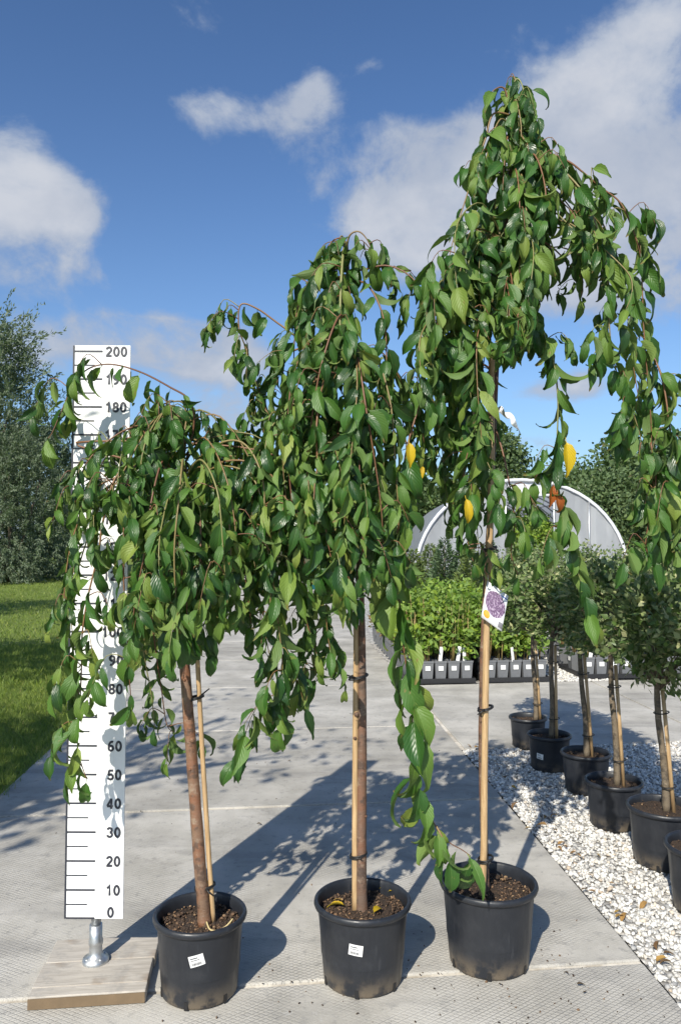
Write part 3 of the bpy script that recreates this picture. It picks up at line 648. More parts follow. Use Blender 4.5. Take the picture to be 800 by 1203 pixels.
ch3 = [
 C((599, 150, 0), (588, 140, -.05), (576, 165, -.08), (568, 200, -.08), f=.1, sp=.026, s=1.0),
 C((599, 150, 0), (614, 138, -.04), (628, 158, -.07), (634, 195, -.07), f=.1, sp=.026, s=1.0),
 C((600, 130, 0), (606, 118, -.06), (612, 150, -.1), (610, 185, -.1), f=.1, sp=.026, s=1.0),
 C((598, 135, 0), (579, 134, -.03), (570, 163, -.05), (561, 190, -.06), (550, 224, -.07), (538, 262, -.08), (528, 300, -.09), (524, 335, -.09), f=.06, sp=.036, s=1.05),
 C((599, 140, 0), (603, 100, -.01), (610, 94, -.02), (616, 115, -.03), (614, 150, -.04), f=.02, sp=.022, s=.9),
 C((599, 130, 0), (592, 104, -.01), (580, 106, -.02), (573, 118, -.02), f=.1, sp=.025, s=.9),
 C((599, 170, 0), (596, 160, -.08), (592, 195, -.12), (590, 230, -.12), f=.1, sp=.03, s=1.0),
 C((598, 190, 0), (620, 172, -.04), (645, 180, -.06), (668, 190, -.08), (685, 203, -.08), (705, 220, -.08), (728, 238, -.08), (742, 268, -.08), (752, 300, -.08), (754, 340, -.08), (756, 390, -.08), (760, 440, -.08), (764, 490, -.08), (766, 540, -.08), (768, 590, -.08), (772, 620, -.08), f=.08, sp=.028, s=1.15),
 C((597, 210, 0), (640, 190, -.1), (680, 220, -.18), (700, 265, -.22), (712, 310, -.24), (714, 360, -.24), (718, 410, -.24), (728, 450, -.24), (745, 490, -.24), (756, 530, -.24), f=.1, sp=.029, s=1.15),
 C((597, 220, 0), (650, 200, .05), (695, 240, .1), (722, 300, .12), (735, 360, .12), (742, 420, .12), (750, 470, .12), f=.2, sp=.032, s=1.0),
 C((596, 250, 0), (625, 275, .04), (650, 292, .06), (672, 315, .08), (684, 330, .08), (682, 350, .08), f=.45, sp=.035, s=.9),
 C((592, 330, 0), (618, 360, -.05), (638, 392, -.08), (650, 425, -.1), (655, 470, -.1), (654, 520, -.1), (655, 565, -.1), (662, 610, -.1), (672, 650, -.1), (684, 690, -.1), (694, 725, -.1), f=.15, sp=.027, s=1.25),
 C((592, 325, 0), (612, 340, .02), (628, 370, .03), (640, 395, .04), (646, 412, .04), f=.1, sp=.04, s=.95),
 C((598, 215, 0), (612, 205, -.14), (618, 250, -.22), (612, 300, -.24), (604, 350, -.24), (602, 395, -.24), f=.12, sp=.03, s=1.25),
 C((598, 200, 0), (625, 180, -.12), (640, 220, -.2), (638, 265, -.22), (630, 310, -.22), f=.12, sp=.03, s=1.2),
 C((590, 280, 0), (555, 270, -.15), (540, 320, -.22), (535, 380, -.24), (540, 410, -.24), f=.2, sp=.03, s=1.15),
 C((588, 340, 0), (540, 330, -.05), (508, 345, -.1), (494, 380, -.12), (490, 420, -.12), (492, 470, -.12), (498, 520, -.12), f=.25, sp=.034, s=.95),
 C((585, 410, 0), (545, 380, .1), (520, 420, .16), (518, 490, .18), (522, 560, .18), (530, 610, .18), f=.2, sp=.026, s=1.0),
 C((585, 420, 0), (555, 400, .05), (540, 450, .08), (540, 520, .1), (546, 580, .1), (552, 620, .1), f=.2, sp=.026, s=1.0),
 C((583, 440, 0), (562, 430, -.06), (556, 490, -.1), (552, 550, -.1), (548, 600, -.1), (550, 640, -.1), (556, 660, -.1), f=.2, sp=.032, s=.95),
 C((580, 500, 0), (590, 530, -.05), (600, 580, -.09), (604, 620, -.1), (600, 650, -.1), (608, 675, -.1), f=.35, sp=.034, s=.95),
 C((580, 480, 0), (572, 490, .1), (566, 540, .14), (560, 600, .14), (563, 660, .14), f=.2, sp=.03, s=.9),
 C((756, 400, -.08), (776, 440, -.12), (786, 500, -.14), (790, 550, -.14), (788, 610, -.14), (792, 650, -.14), f=.15, sp=.028, s=1.25),
 C((764, 520, -.08), (770, 560, -.1), (764, 600, -.12), (758, 640, -.12), (765, 655, -.12), f=.1, sp=.027, s=1.3),
 # the long trailing shoot that sags into its own pot
 C((585, 420, 0), (520, 420, -.12), (485, 500, -.2), (470, 580, -.22), (468, 660, -.24), (470, 720, -.24), (476, 775, -.24), (484, 825, -.24), (487, 870, -.24), (490, 915, -.23), (500, 945, -.2), (514, 975, -.2), (528, 990, -.2), (542, 998, -.2), (552, 1005, -.2), f=.30, sp=.027, s=1.6, b=.03),
 C((512, 970, -.2), (520, 985, -.22), (527, 1005, -.22), f=.1, sp=.022, s=1.3, b=0),
]
poly3a = [(575, 160), (600, 135), (622, 165), (648, 205), (648, 280), (632, 335), (612, 390), (588, 410), (572, 470), (560, 590), (545, 625), (525, 560), (500, 480), (495, 420), (492, 365), (512, 312), (528, 255), (552, 205)]
poly3b = [(640, 195), (690, 210), (732, 245), (745, 290), (748, 390), (735, 410), (705, 330), (680, 305), (650, 265)]
weeping_tree('tallest weeping cherry, third from the board, one long shoot trailing into its pot', Y3,
  [(571, 1066), (569, 1000), (566, 880), (567, 780), (570, 700), (573, 640), (578, 560), (583, 440), (588, 360), (593, 280), (598, 200), (600, 128)], (.0145, .004), M['bark_grey'],
  [(580, 520), (584, 420), (590, 320), (597, 220), (600, 130)], ch3, [(poly3a, 29, dict(sp=.026, s=1.05)), (poly3b, 7, dict(sp=.034, s=1.0))],
  [(664, 514, -.24, 'leaf_yellow', 'bright yellow leaf on the hanging shoot', 1.1, .12), (650, 566, -.13, 'leaf_red', 'reddish brown leaf below the yellow one', .75, -.1), (653, 578, -.14, 'leaf_red', 'second reddish leaf just below the first', .7, .25), (546, 582, -.30, 'leaf_yellow', 'yellow leaf left of the stake', .85, .2)], 23, .98, .32)

# ------------------------------------------------------------------ pots
def crumbs(rad, z, n_, seed, top=.006):
    ra = np.sqrt(nrg.uniform(0, 1, n_)) * rad; a = nrg.uniform(0, 2 * np.pi, n_)
    return stones('crumb', np.stack([ra * np.cos(a), ra * np.sin(a), z + nrg.uniform(-.002, top, n_)], 1), nrg.uniform(.0025, .008, n_), M['crumb'])
def make_pot(loc, rt, rb, h, label, group, soil_drop=.045, slots=6, rot=0.0, n_crumb=700):
    root = empty('plant_pot', loc, rot); tag(root, label, 'plant pot', group)
    t = .004; lip = .024
    prof = [(0.001, .0), (rb - .008, 0), (rb, .006), (rb + .0005, .012)] + [(rb + (rt - .012 - rb) * k / 10, (h - lip) * k / 10) for k in range(1, 10)] + [(rb + (rt - .012 - rb) * .99, h - lip - .006), (rb + (rt - .012 - rb) * 1.0, h - lip - .001), (rt - .010, h - lip), (rt - .001, h - lip + .004), (rt + .002, h - lip * .5), (rt, h - .004), (rt - .004, h), (rt - .010, h - .001), (rt - .014, h - .008), (rt - .016, h - .03), (rb + (rt - rb) * .3, h * .35)]
    MB().lathe(prof, 56).build('shell', M['pot'], root, True)
    zs = h - soil_drop; rs_ = rt - .018; mb = MB(); rings, seg = 7, 30; vs = [(0, 0, zs + .008)]; fs = []
    for i in range(1, rings + 1):
        for j in range(seg):
            a = 2 * math.pi * j / seg; rr_ = rs_ * i / rings; vs.append((rr_ * math.cos(a), rr_ * math.sin(a), zs + rng.uniform(-.006, .006) + .008 * (1 - i / rings)))
    for j in range(seg): fs.append((0, 1 + j, 1 + (j + 1) % seg))
    for i in range(rings - 1):
        for j in range(seg): fs.append((1 + i * seg + j, 1 + (i + 1) * seg + j, 1 + (i + 1) * seg + (j + 1) % seg, 1 + i * seg + (j + 1) % seg))
    mb.add(vs, fs).build('soil', M['soil'], root, True)
    tag(link('soil_crumbs', crumbs(rs_ * .97, zs + .004, n_crumb, 1), root), kind='stuff')
    for k in range(slots):
        a = 2 * math.pi * k / slots + .35
        MB().box(((rb + .0005) * math.cos(a), (rb + .0005) * math.sin(a), .016), (.006, .013, .026), a).build('drain_slot', M['rubber'], root)
    return root
def sticker(pot, rt, rb, h, az_, z, wdt, hgt, tilt):
    """small printed label following the pot wall"""
    r_ = rb + (rt - .012 - rb) * z / (h - .024) + .0014; vs = []; fs = []; nx = 6
    def pt(u, v):
        uu, vv = u * math.cos(tilt) - v * math.sin(tilt), u * math.sin(tilt) + v * math.cos(tilt)
        rr_ = r_ + (rt - .012 - rb) / (h - .024) * vv; a = az_ + uu / rr_
        return rr_, a, z + vv
    def patch(u0, u1, v0, v1, off, name, m_, par):
        mb = MB(); vs = []
        for k in range(nx + 1):
            for v in (v0, v1):
                for d_ in (0, 1):
                    rr_, a, zz = pt(u0 + (u1 - u0) * k / nx, v); rr_ += off * (1 if d_ else .0) + (.0002 if not d_ and off > .001 else 0)
                    vs.append((rr_ * math.cos(a), rr_ * math.sin(a), zz))
        for k in range(nx):
            b = k * 4; fs_ = [(b + 1, b + 5, b + 7, b + 3), (b, b + 2, b + 6, b + 4), (b, b + 4, b + 5, b + 1), (b + 2, b + 3, b + 7, b + 6)]
            mb.add([], [])
            for f in fs_: mb.f.append(f)
        mb.f += [(0, 1, 3, 2), (nx * 4, nx * 4 + 2, nx * 4 + 3, nx * 4 + 1)]
        mb.v = vs; mb.uv = [(0, 0)] * len(vs); return mb.build(name, m_, par)
    lab = patch(-wdt / 2, wdt / 2, -hgt / 2, hgt / 2, .0008, 'sticker', M['card'], pot)
    patch(-wdt * .38, wdt * .1, hgt * .22, hgt * .30, .0013, 'print_line', M['print'], lab)
    patch(-wdt * .38, wdt * .2, hgt * .05, hgt * .10, .0013, 'print_line', M['print'], lab)
    u = -wdt * .36
    while u < wdt * .25:
        bw = rng.choice((.0009, .0016, .0022)); patch(u, u + bw, -hgt * .38, -hgt * .16, .0013, 'barcode_bar', M['print'], lab); u += bw + .0014
GP = 'black pots of the three weeping cherries'
p1 = make_pot(POT1, .153, .124, .256, 'black plastic pot nearest the measuring board, leftmost of the front three, white sticker', GP)
p2 = make_pot(POT2, .165, .132, .268, 'black pot in the middle, with yellow leaves on its soil and a white sticker', GP, rot=.0)
p3 = make_pot(POT3, .172, .138, .282, 'black pot on the right of the front three, green shoot over its rim, no sticker', GP, rot=.0)
sticker(p1, .153, .124, .256, R(-90) + .10, .165, .048, .036, .25)
sticker(p2, .165, .132, .268, R(-90) - .18, .165, .046, .036, -.12)

# ------------------------------------------------------------------ stakes with ties
def ring(c, r_, n_=14, tilt=0.0):
    return [c + Vector((r_[0] * math.cos(2 * math.pi * k / n_), r_[1] * math.sin(2 * math.pi * k / n_), tilt * math.cos(2 * math.pi * k / n_))) for k in range(n_ + 1)]
def stake(px_pts, Y, rad, label, ties, group, name='tree_stake'):
    base = at(px_pts[0][0], px_pts[0][1], Y); root = empty(name, base); tag(root, label, 'stake', group)
    pts = smooth([at(x, y, Y) - base for x, y in px_pts], 4)
    MB().tube(pts, [rad * (1 - .12 * i / (len(pts) - 1)) for i in range(len(pts))], 12, wob=.03).build('pole', M['cane'], root, True)
    for x, y, rx, ry, tail in ties:
        c = at(x, y, Y + .008) - base; tb = MB(); tb.tube(ring(c, (rx, ry), tilt=.006), .0032, 6); tb.tube(ring(c + Vector((0, 0, -.005)), (rx + .001, ry + .001), tilt=.008), .0026, 6)
        tb.tube([c + Vector((tail[0] * .25, -ry - .002, 0)), c + Vector((tail[0] * .6, -ry - .008, tail[1] * .5)), c + Vector((tail[0], -ry - .006, tail[1]))], [.0032, .0028, .002], 6)
        tb.build('tie', M['rubber'], root, True)
    return root
GS = 'wooden stakes tied to the weeping cherries'
stake([(251, 1084), (246, 1010), (239, 900), (233, 790), (230, 725)], Y1 + .008, .0088, 'thin wooden stake leaning on the right of the leftmost cherry trunk', [(229, 819, .030, .026, (.055, .035)), (241, 1040, .033, .027, (.035, -.02))], GS)
stake([(417, 1076), (417, 950), (418, 800), (419, 688)], Y2 - .004, .0105, 'wooden stake tied along the left side of the middle cherry trunk', [(421, 794, .032, .03, (-.05, .012)), (421, 1003, .028, .026, (.01, -.008))], GS)
stake([(566, 1058), (568, 1000), (569, 900), (571, 760), (574, 660), (577, 560), (577, 460), (578, 405)], Y3 - .032, .0125, 'long thick stake in front of the tall cherry trunk, weathered dark near its top', [(570, 831, .026, .028, (-.035, -.018)), (575, 644, .024, .028, (.025, -.01)), (570, 1008, .026, .028, (.018, -.006))], GS)

# ------------------------------------------------------------------ plant labels
def card(name, corners, Y, m_, label, cat, string=None, dzs=(0, 0, 0, 0)):
    P_ = [at(x, y, Y + d_) for (x, y), d_ in zip(corners, dzs)]; c = sum(P_, Vector()) / 4; root = empty(name, c); tag(root, label, cat)
    nrm = (P_[1] - P_[0]).cross(P_[3] - P_[0]).normalized()
    if nrm.y > 0: nrm = -nrm
    N = 6; vs = []; uvs = []; fs = []
    for s_ in (0, 1):
        for i in range(N + 1):
            for j in range(N + 1):
                u, v = j / N, i / N
                p = P_[0].lerp(P_[1], u).lerp(P_[3].lerp(P_[2], u), v) - c + nrm * (-.0009 * s_ + .0025 * math.sin(u * 3.1) + .002 * v * v); vs.append(p); uvs.append((u, 1 - v))
    q = (N + 1) ** 2
    for i in range(N):
        for j in range(N):
            a = i * (N + 1) + j; f = (a, a + N + 1, a + N + 2, a + 1); fs.append(f); fs.append(tuple(k + q for k in reversed(f)))
    edge = [j for j in range(N)] + [i * (N + 1) + N for i in range(N)] + [N * (N + 1) + N - j for j in range(N)] + [(N - i) * (N + 1) for i in range(N)]
    for k in range(len(edge)): a, b = edge[k], edge[(k + 1) % len(edge)]; fs.append((a, b, b + q, a + q))
    MB().add(vs, fs, uvs).build('printed_card', m_, root, True)
    if string:
        s0 = at(string[0], string[1], string[2]) - c; s1 = P_[0] - c
        MB().tube([s0, s0.lerp(s1, .5) + Vector((0, -.006, .01)), s1.lerp(Vector(), .12)], .0011, 5).build('tie_string', M['card'], root, True)
    return root
card('plant_label', [(572, 682), (597, 700), (589, 742), (565, 725)], Y3 - .055, M['photo_card'], 'tilted white plant label with purple blossom photo and orange dot on the tall stake', 'label', (573, 676, Y3 - .046), (0, -.02, -.025, -.005))
card('plant_label', [(200, 742), (218, 738), (221, 768), (207, 776)], Y1 - .03, M['pink_card'], 'small pink and white plant label half hidden behind leaves by the leftmost trunk', 'label', (214, 735, Y1 - .02))
card('plant_label', [(415, 690), (427, 686), (424, 736), (416, 732)], Y2 - .04, M['card'], 'narrow pale plant label hanging edge-on at the top of the middle stake', 'label', (420, 684, Y2 - .02), (0, .05, .05, 0))
# curled white ribbon at the tall stake
base = at(579, 478, Y3 - .02); rb_ = tag(empty('ribbon', base), 'curled white plastic ribbon end sticking out right of the tall stake', 'ribbon')
rp = smooth([at(x, y, Y3 + d_) - base for x, y, d_ in ((580, 479, -.02), (588, 481, -.14), (594, 488, -.20), (599, 488, -.18), (603, 496, -.20), (608, 502, -.18), (610, 508, -.17))], 5)
mb = MB(); vs = []; fs = []
for i, p in enumerate(rp):
    a = i * .42; wv = Vector((.4 * math.sin(a), .5 * math.cos(a) - .2, .8)).normalized() * (.012 if i > 3 else .004)
    vs += [p - wv, p + wv, p + wv + Vector((0, .0008, 0)), p - wv + Vector((0, .0008, 0))]
for i in range(len(rp) - 1):
    b = i * 4
    for k in range(4): fs.append((b + k, b + (k + 1) % 4, b + 4 + (k + 1) % 4, b + 4 + k))
mb.add(vs, fs).build('ribbon_strip', M['foil'], rb_, True)

# ------------------------------------------------------------------ measuring board
YB = 2.72
zz0 = at(113, 1079, YB).z; zz2 = at(116, 413, YB).z; cm = (zz2 - zz0) / 200
xl = at(76, 1079, YB).x; pw = 68 / F * YB
mbase = Vector((xl + pw / 2, YB, zz0))
bl_ = gnd(33, 1187); br_ = gnd(172, 1178)
ms = tag(empty('measuring_board', (xl + pw / 2, YB, 0)), 'tall white measuring board with black centimetre marks on a galvanised post and plank base', 'measuring board')
lean = R(-.25)
pn = empty('x'); bpy.data.objects.remove(pn)
top = (at(116, 406, YB).z - zz0)
panel = MB().box((0, 0, top / 2), (pw, .006, top)).build('panel', M['white_board'], ms, bevel=.0015); panel.location = (0, 0, zz0); panel.rotation_euler = (0, R(.25), 0)
TK = []
def tick(x0, x1, z, th, name='tick_mark'):
    o = MB().box(((x0 + x1) / 2, -.0042, z), (x1 - x0, .0012, th)).build(name, M['print'], panel); return o
L_ = -pw / 2
tick(L_ + .0008, L_ + .0065, top / 2, top - .002, 'edge_line')
for k in range(0, 41):
    z = k * 5 * cm; z = max(z, .003)
    ln = .104 if k % 2 == 0 else .078
    tick(L_ + .0068, L_ + ln, z, .0058 if k % 2 == 0 else .0038)
# bold grotesque digits from strokes
def arc(cx, cy, rx, ry, a0, a1, n_=14): return [(cx + rx * math.cos(R(a0 + (a1 - a0) * i / n_)), cy + ry * math.sin(R(a0 + (a1 - a0) * i / n_))) for i in range(n_ + 1)]
DIG = {'0': [arc(.31, .5, .20, .42, 90, 450, 28)], '1': [[(.13, .72), (.25, .78), (.36, .95), (.36, 0)]],
 '2': [arc(.31, .69, .20, .23, 172, -38, 16) + [(.34, .38), (.13, .10)], [(.06, .075), (.55, .075)]],
 '3': [arc(.29, .71, .185, .21, 165, -85, 14), arc(.30, .29, .21, .215, 88, -168, 16)],
 '4': [[(.56, .25), (.05, .25)], [(.07, .28), (.40, .93)], [(.41, .98), (.41, 0)]],
 '5': [[(.53, .915), (.17, .915)], [(.185, .93), (.13, .49)], arc(.30, .30, .215, .225, 145, -160, 18)],
 '6': [arc(.31, .30, .195, .225, 0, 360, 22), arc(.40, .40, .285, .52, 180, 72, 14)],
 '7': [[(.06, .915), (.55, .915)], [(.53, .90), (.36, .55), (.26, .0)]],
 '8': [arc(.31, .715, .17, .205, 0, 360, 22), arc(.31, .29, .20, .215, 0, 360, 22)],
 '9': [arc(.31, .70, .195, .225, 0, 360, 22), arc(.22, .60, .285, .52, 0, -108, 14)]}
def numeral(txt, xr, zc, hgt):
    mb = MB(); sw = .205 * hgt / 2; adv = .74 * hgt; x0 = xr - adv * len(txt) + .03 * hgt; lay = 0
    for ch_ in txt:
        for st in DIG[ch_]:
            P_ = [Vector((x0 + x * hgt * 1.12, 0, zc + (z - .5) * hgt)) for x, z in st]; n_ = len(P_); closed = (P_[0] - P_[-1]).length < 1e-4; vs = []; lay += 1
            for i in range(n_):
                a = P_[i - 1] if i else (P_[-2] if closed else P_[0]); b = P_[i + 1] if i < n_ - 1 else (P_[1] if closed else P_[-1])
                d1 = (P_[i] - a); d2 = (b - P_[i]); t_ = (d1.normalized() if d1.length > 1e-7 else Vector()) + (d2.normalized() if d2.length > 1e-7 else Vector()); t_ = t_.normalized()
                nn = Vector((-t_.z, 0, t_.x)); co_ = d1.normalized().dot(t_) if d1.length > 1e-7 else 1; nn *= sw / max(.6, co_)
                yf = -.0044 - .00006 * (lay % 5)
                vs += [P_[i] - nn + Vector((0, yf, 0)), P_[i] + nn + Vector((0, yf, 0)), P_[i] + nn + Vector((0, -.0025, 0)), P_[i] - nn + Vector((0, -.0025, 0))]
            fs = [(i * 4 + k, i * 4 + (k + 1) % 4, i * 4 + 4 + (k + 1) % 4, i * 4 + 4 + k) for i in range(n_ - 1) for k in range(4)] + [(0, 3, 2, 1), ((n_ - 1) * 4, (n_ - 1) * 4 + 1, (n_ - 1) * 4 + 2, (n_ - 1) * 4 + 3)]
            mb.add(vs, fs)
        x0 += adv
    return mb.build('numeral', M['print'], panel)
for k in range(21):
    numeral(str(k * 10), pw / 2 - (.010 if k else .030), (k * 10 * cm - .001) if k else .0225, .0355)
pc = Vector((0, .012, 0))
pr = MB(); pr.tube([pc + Vector((0, .014, .05)), pc + Vector((0, .014, .9))], .0165, 16); pr.build('post', M['galv'], ms, True)
cl_ = MB(); cl_.lathe([(.0168, .165), (.0215, .165), (.0215, .118), (.024, .112), (.024, .098), (.021, .094), (.0225, .07), (.030, .056), (.043, .052), (.045, .044), (.045, .038)], 24, c=pc + Vector((0, .014, 0))); fl = cl_.build('flange', M['galv'], ms, True)
for k in range(4):
    a = math.pi / 4 + k * math.pi / 2; MB().lathe([(.001, .058), (.004, .0578), (.0055, .055), (.0055, .050)], 10, c=pc + Vector((.033 * math.cos(a), .014 + .033 * math.sin(a), 0))).build('screw', M['galv'], fl, True)
# plank base
u = (br_ - bl_); bw = u.length; u.normalize(); v = Vector((-u.y, u.x, 0)); ang = math.atan2(u.y, u.x); dep = .365
wp = [.055, .150, .155]; y0 = 0
for i, pwid in enumerate(wp):
    c = bl_ + u * (bw / 2 + rng.uniform(-.004, .004)) + v * (y0 + pwid / 2) + Vector((0, 0, .0200)); o = MB().box((0, 0, 0), (bw, pwid - .002, .038)).build('plank', M['plank'], ms); o.location = c - ms.location; o.rotation_euler = (0, 0, ang); bev(o, .003); y0 += pwid
    if i == 0:
        e = MB().box((0, 0, 0), (bw - .004, .004, .032)).build('sawn_edge', M['endgrain'], o); e.location = (0, -pwid / 2 - .0015, -.002)

# ------------------------------------------------------------------ fallen leaves
FALL = []
FLAT = sorted(range(18), key=lambda i: abs(LEAFS[i][0][-6][2]))[:5]
def fallen(p, m_, label, s_, group=None, flat=.25):
    nrm = Vector((rng.gauss(0, flat), rng.gauss(0, flat), 1)); a = rng.uniform(0, 6.28)
    o = link('fallen_leaf', leaf_me(rng.choice(FLAT) if m_ == 'leaf_yellow' else rng.randrange(len(LEAFS)), m_)); o.matrix_world = frame(p + Vector((0, 0, .016 if m_ == 'leaf_yellow' else .010)), Vector((math.cos(a), math.sin(a), rng.uniform(-.05, .1))), nrm, s_)
    tag(o, label, 'leaf', group); return o
def soilz(pot, h): return pot.z + h - .045
S2 = POT2.z + .268 - .045 + .004
fallen(gnd(445, 1049, S2), 'leaf_yellow', 'yellow leaf on the soil of the middle pot, right of the trunk', .62)
fallen(gnd(455, 1053, S2), 'leaf_yellow', 'small curled yellow leaf at the right rim side of the middle pot soil', .4)
fallen(gnd(438, 1079, S2), 'leaf_yellow', 'yellow leaf on the soil in front of the middle trunk', .5)
fallen(gnd(406, 1069, S2), 'leaf_yellow', 'yellow-green leaf on the soil left of the middle stake', .55)
for x, y, lab in ((404, 1062, 'brown dry leaf at the left rim side of the middle pot soil'), (430, 1040, 'brown dry leaf behind the middle trunk on the pot soil')): fallen(gnd(x, y, S2), 'leaf_dry', lab, .5)
spots = [(644, 972), (650, 978), (655, 996), (666, 999), (664, 992), (683, 1010), (676, 1003), (691, 1047), (736, 1075), (722, 1082), (777, 1123), (790, 1134), (784, 1128), (798, 1157), (773, 1108), (745, 1047), (714, 1040), (728, 1072), (640, 960), (700, 1050), (690, 1030), (600, 925), (590, 915), (575, 893), (556, 880), (548, 876), (562, 882), (625, 975), (585, 905), (610, 945), (760, 1062), (700, 1005), (655, 960)]
for i, (x, y) in enumerate(spots): fallen(gnd(x, y, .004), 'leaf_dry', 'dry brown or yellow leaf fallen on the white gravel strip', rng.uniform(.25, .6), 'dry leaves scattered on the gravel', .4)
for i, (x, y) in enumerate([(23, 908), (342, 895), (301, 970), (668, 1148), (676, 1160), (684, 1170), (410, 840), (395, 780), (398, 755), (585, 1160), (255, 880), (700, 880)]): fallen(gnd(x, y, .001), 'leaf_dark', 'small dark dead leaf lying on the concrete slabs', rng.uniform(.18, .33), 'dead leaves on the concrete', .3)
# root strand across the left pot rim
tag(MB().tube(smooth([at(x, y, Y1 + d_) for x, y, d_ in ((243, 1083, -.02), (247, 1092, -.05), (256, 1093, -.06), (266, 1088, -.05), (274, 1079, -.03))], 5), [.003] * 20 + [.0016], 6).build('twig', M['wire'], None, True), 'pale straw-coloured twig curved over the soil of the leftmost pot', 'twig')

# ------------------------------------------------------------------ generic leaf clouds
def leaf_cloud(P, N_dir, ln, wd_, curl=.0):
    """P (n,3) points; N_dir (n,3) leaf axis; lengths, widths -> rhombic leaves with a fold (2 tris each way)"""
    n_ = len(P); A = N_dir / (np.linalg.norm(N_dir, axis=1)[:, None] + 1e-9); B = nrg.normal(size=(n_, 3)); B -= A * (A * B).sum(1)[:, None]; B /= np.linalg.norm(B, axis=1)[:, None] + 1e-9
    ln = np.asarray(ln)[:, None]; wd_ = np.asarray(wd_)[:, None]; Cc = np.cross(A, B)
    v0 = P; v1 = P + A * ln * .45 + B * wd_ + Cc * wd_ * .25; v2 = P + A * ln; v3 = P + A * ln * .45 - B * wd_ + Cc * wd_ * .25
    V = np.stack([v0, v1, v2, v3], 1).reshape(-1, 3); i = np.arange(n_)[:, None] * 4
    return V, np.concatenate([i + [0, 1, 2], i + [0, 2, 3]], 1).reshape(-1, 3)
def unit(n_): q = nrg.normal(size=(n_, 3)); return q / np.linalg.norm(q, axis=1)[:, None]
def broad_tree(hgt, rad, crown0, nclump, per, leafs, matr, seed, droop=-.2, clr=.17):
    """returns (trunk mesh, crown mesh)"""
    global nrg
    nrg = np.random.default_rng(seed); r_ = random.Random(seed)
    tb = MB(); tb.tube([(0, 0, -.1), (.03, 0, hgt * .2), (-.05, .05, hgt * .45), (.02, 0, hgt * .8)], [hgt * .022, hgt * .018, hgt * .012, hgt * .004], 10)
    cents = []; zc = (hgt + crown0) / 2; hz = (hgt - crown0) / 2
    while len(cents) < nclump:
        q = nrg.normal(size=3); q /= np.linalg.norm(q); rr_ = nrg.uniform(.25, 1) ** .5
        wob = 1 + .22 * math.sin(3 * math.atan2(q[1], q[0]) + seed) + .15 * math.sin(5 * q[2] * 2 + seed)
        taper = 1 - .35 * max(0, q[2]) ** 2
        cents.append((q[0] * rad * rr_ * wob * taper, q[1] * rad * rr_ * wob * taper, zc + q[2] * hz * rr_ * (1 + .1 * math.sin(seed + 4 * q[0]))))
    for c in cents[:min(14, nclump)]:
        z0 = min(c[2] * .6, hgt * .6); tb.tube([(0, 0, z0), (c[0] * .5, c[1] * .5, (z0 + c[2]) / 2 + .1), c], [hgt * .008, hgt * .005, hgt * .002], 6)
    cents = np.array(cents); P = np.repeat(cents, per, 0) + nrg.normal(size=(nclump * per, 3)) * np.array([1, 1, .8]) * rad * clr
    out = P - np.array([0, 0, zc]); D = unit(len(P)) + out / (np.linalg.norm(out, axis=1)[:, None] + .1) * .6 + np.array([0, 0, droop])
    V, Fq = leaf_cloud(P, D, nrg.uniform(.7, 1.3, len(P)) * leafs, nrg.uniform(.7, 1.2, len(P)) * leafs * .36)
    return tb.mesh('trunk', M['bark_dull'], True), npmesh('crown', V, Fq, matr)
def willow_tree(hgt, rad, nshoot, per, seed):
    global nrg
    nrg = np.random.default_rng(seed); tb = MB()
    Ps, Ds = [], []
    for k in range(6):
        a = k * 1.05 + seed; tb.tube([(0, 0, -.1), (math.cos(a) * rad * .25, math.sin(a) * rad * .25, hgt * .3), (math.cos(a) * rad * .5, math.sin(a) * rad * .5, hgt * .65)], [hgt * .012, hgt * .007, hgt * .003], 8)
    for k in range(nshoot):
        a = nrg.uniform(0, 2 * np.pi); zf = nrg.uniform(0, 1) ** .95; rr_ = rad * math.sqrt(nrg.uniform(.05, 1)) * (1 - .55 * zf ** 2.2)
        b = np.array([rr_ * math.cos(a), rr_ * math.sin(a), .3 + zf * hgt * .86]); out = np.array([math.cos(a), math.sin(a), 0])
        d = out * nrg.uniform(.1, .7) + np.array([0, 0, nrg.uniform(.2, 1.1) * (1 if zf > .35 else .2) - (.6 if zf < .3 else 0)]) + nrg.normal(size=3) * .25
        L = nrg.uniform(.8, 2.0) * hgt / 11; tt = nrg.uniform(0, 1, per)[:, None]
        pts = b + d * tt * L + np.array([0, 0, -.35]) * (tt ** 2) * L * .6 + nrg.normal(size=(per, 3)) * .05
        Ps.append(pts); Ds.append(np.tile(d, (per, 1)) + nrg.normal(size=(per, 3)) * .55 + np.array([0, 0, -.25]))
    P = np.vstack(Ps); D = np.vstack(Ds)
    V, Fq = leaf_cloud(P, D, nrg.uniform(.12, .26, len(P)), nrg.uniform(.018, .036, len(P)))
    return tb.mesh('trunk', M['bark_dull'], True), npmesh('crown', V, Fq, M['willow'])
def plant_tree(name, meshes, loc, label, cat, group, rz=0.0, sc=1.0):
    root = empty(name, loc, rz); root.scale = (sc, sc, sc); tag(root, label, cat, group)
    link('trunk', meshes[0], root); tag(link('crown', meshes[1], root), kind='stuff'); return root

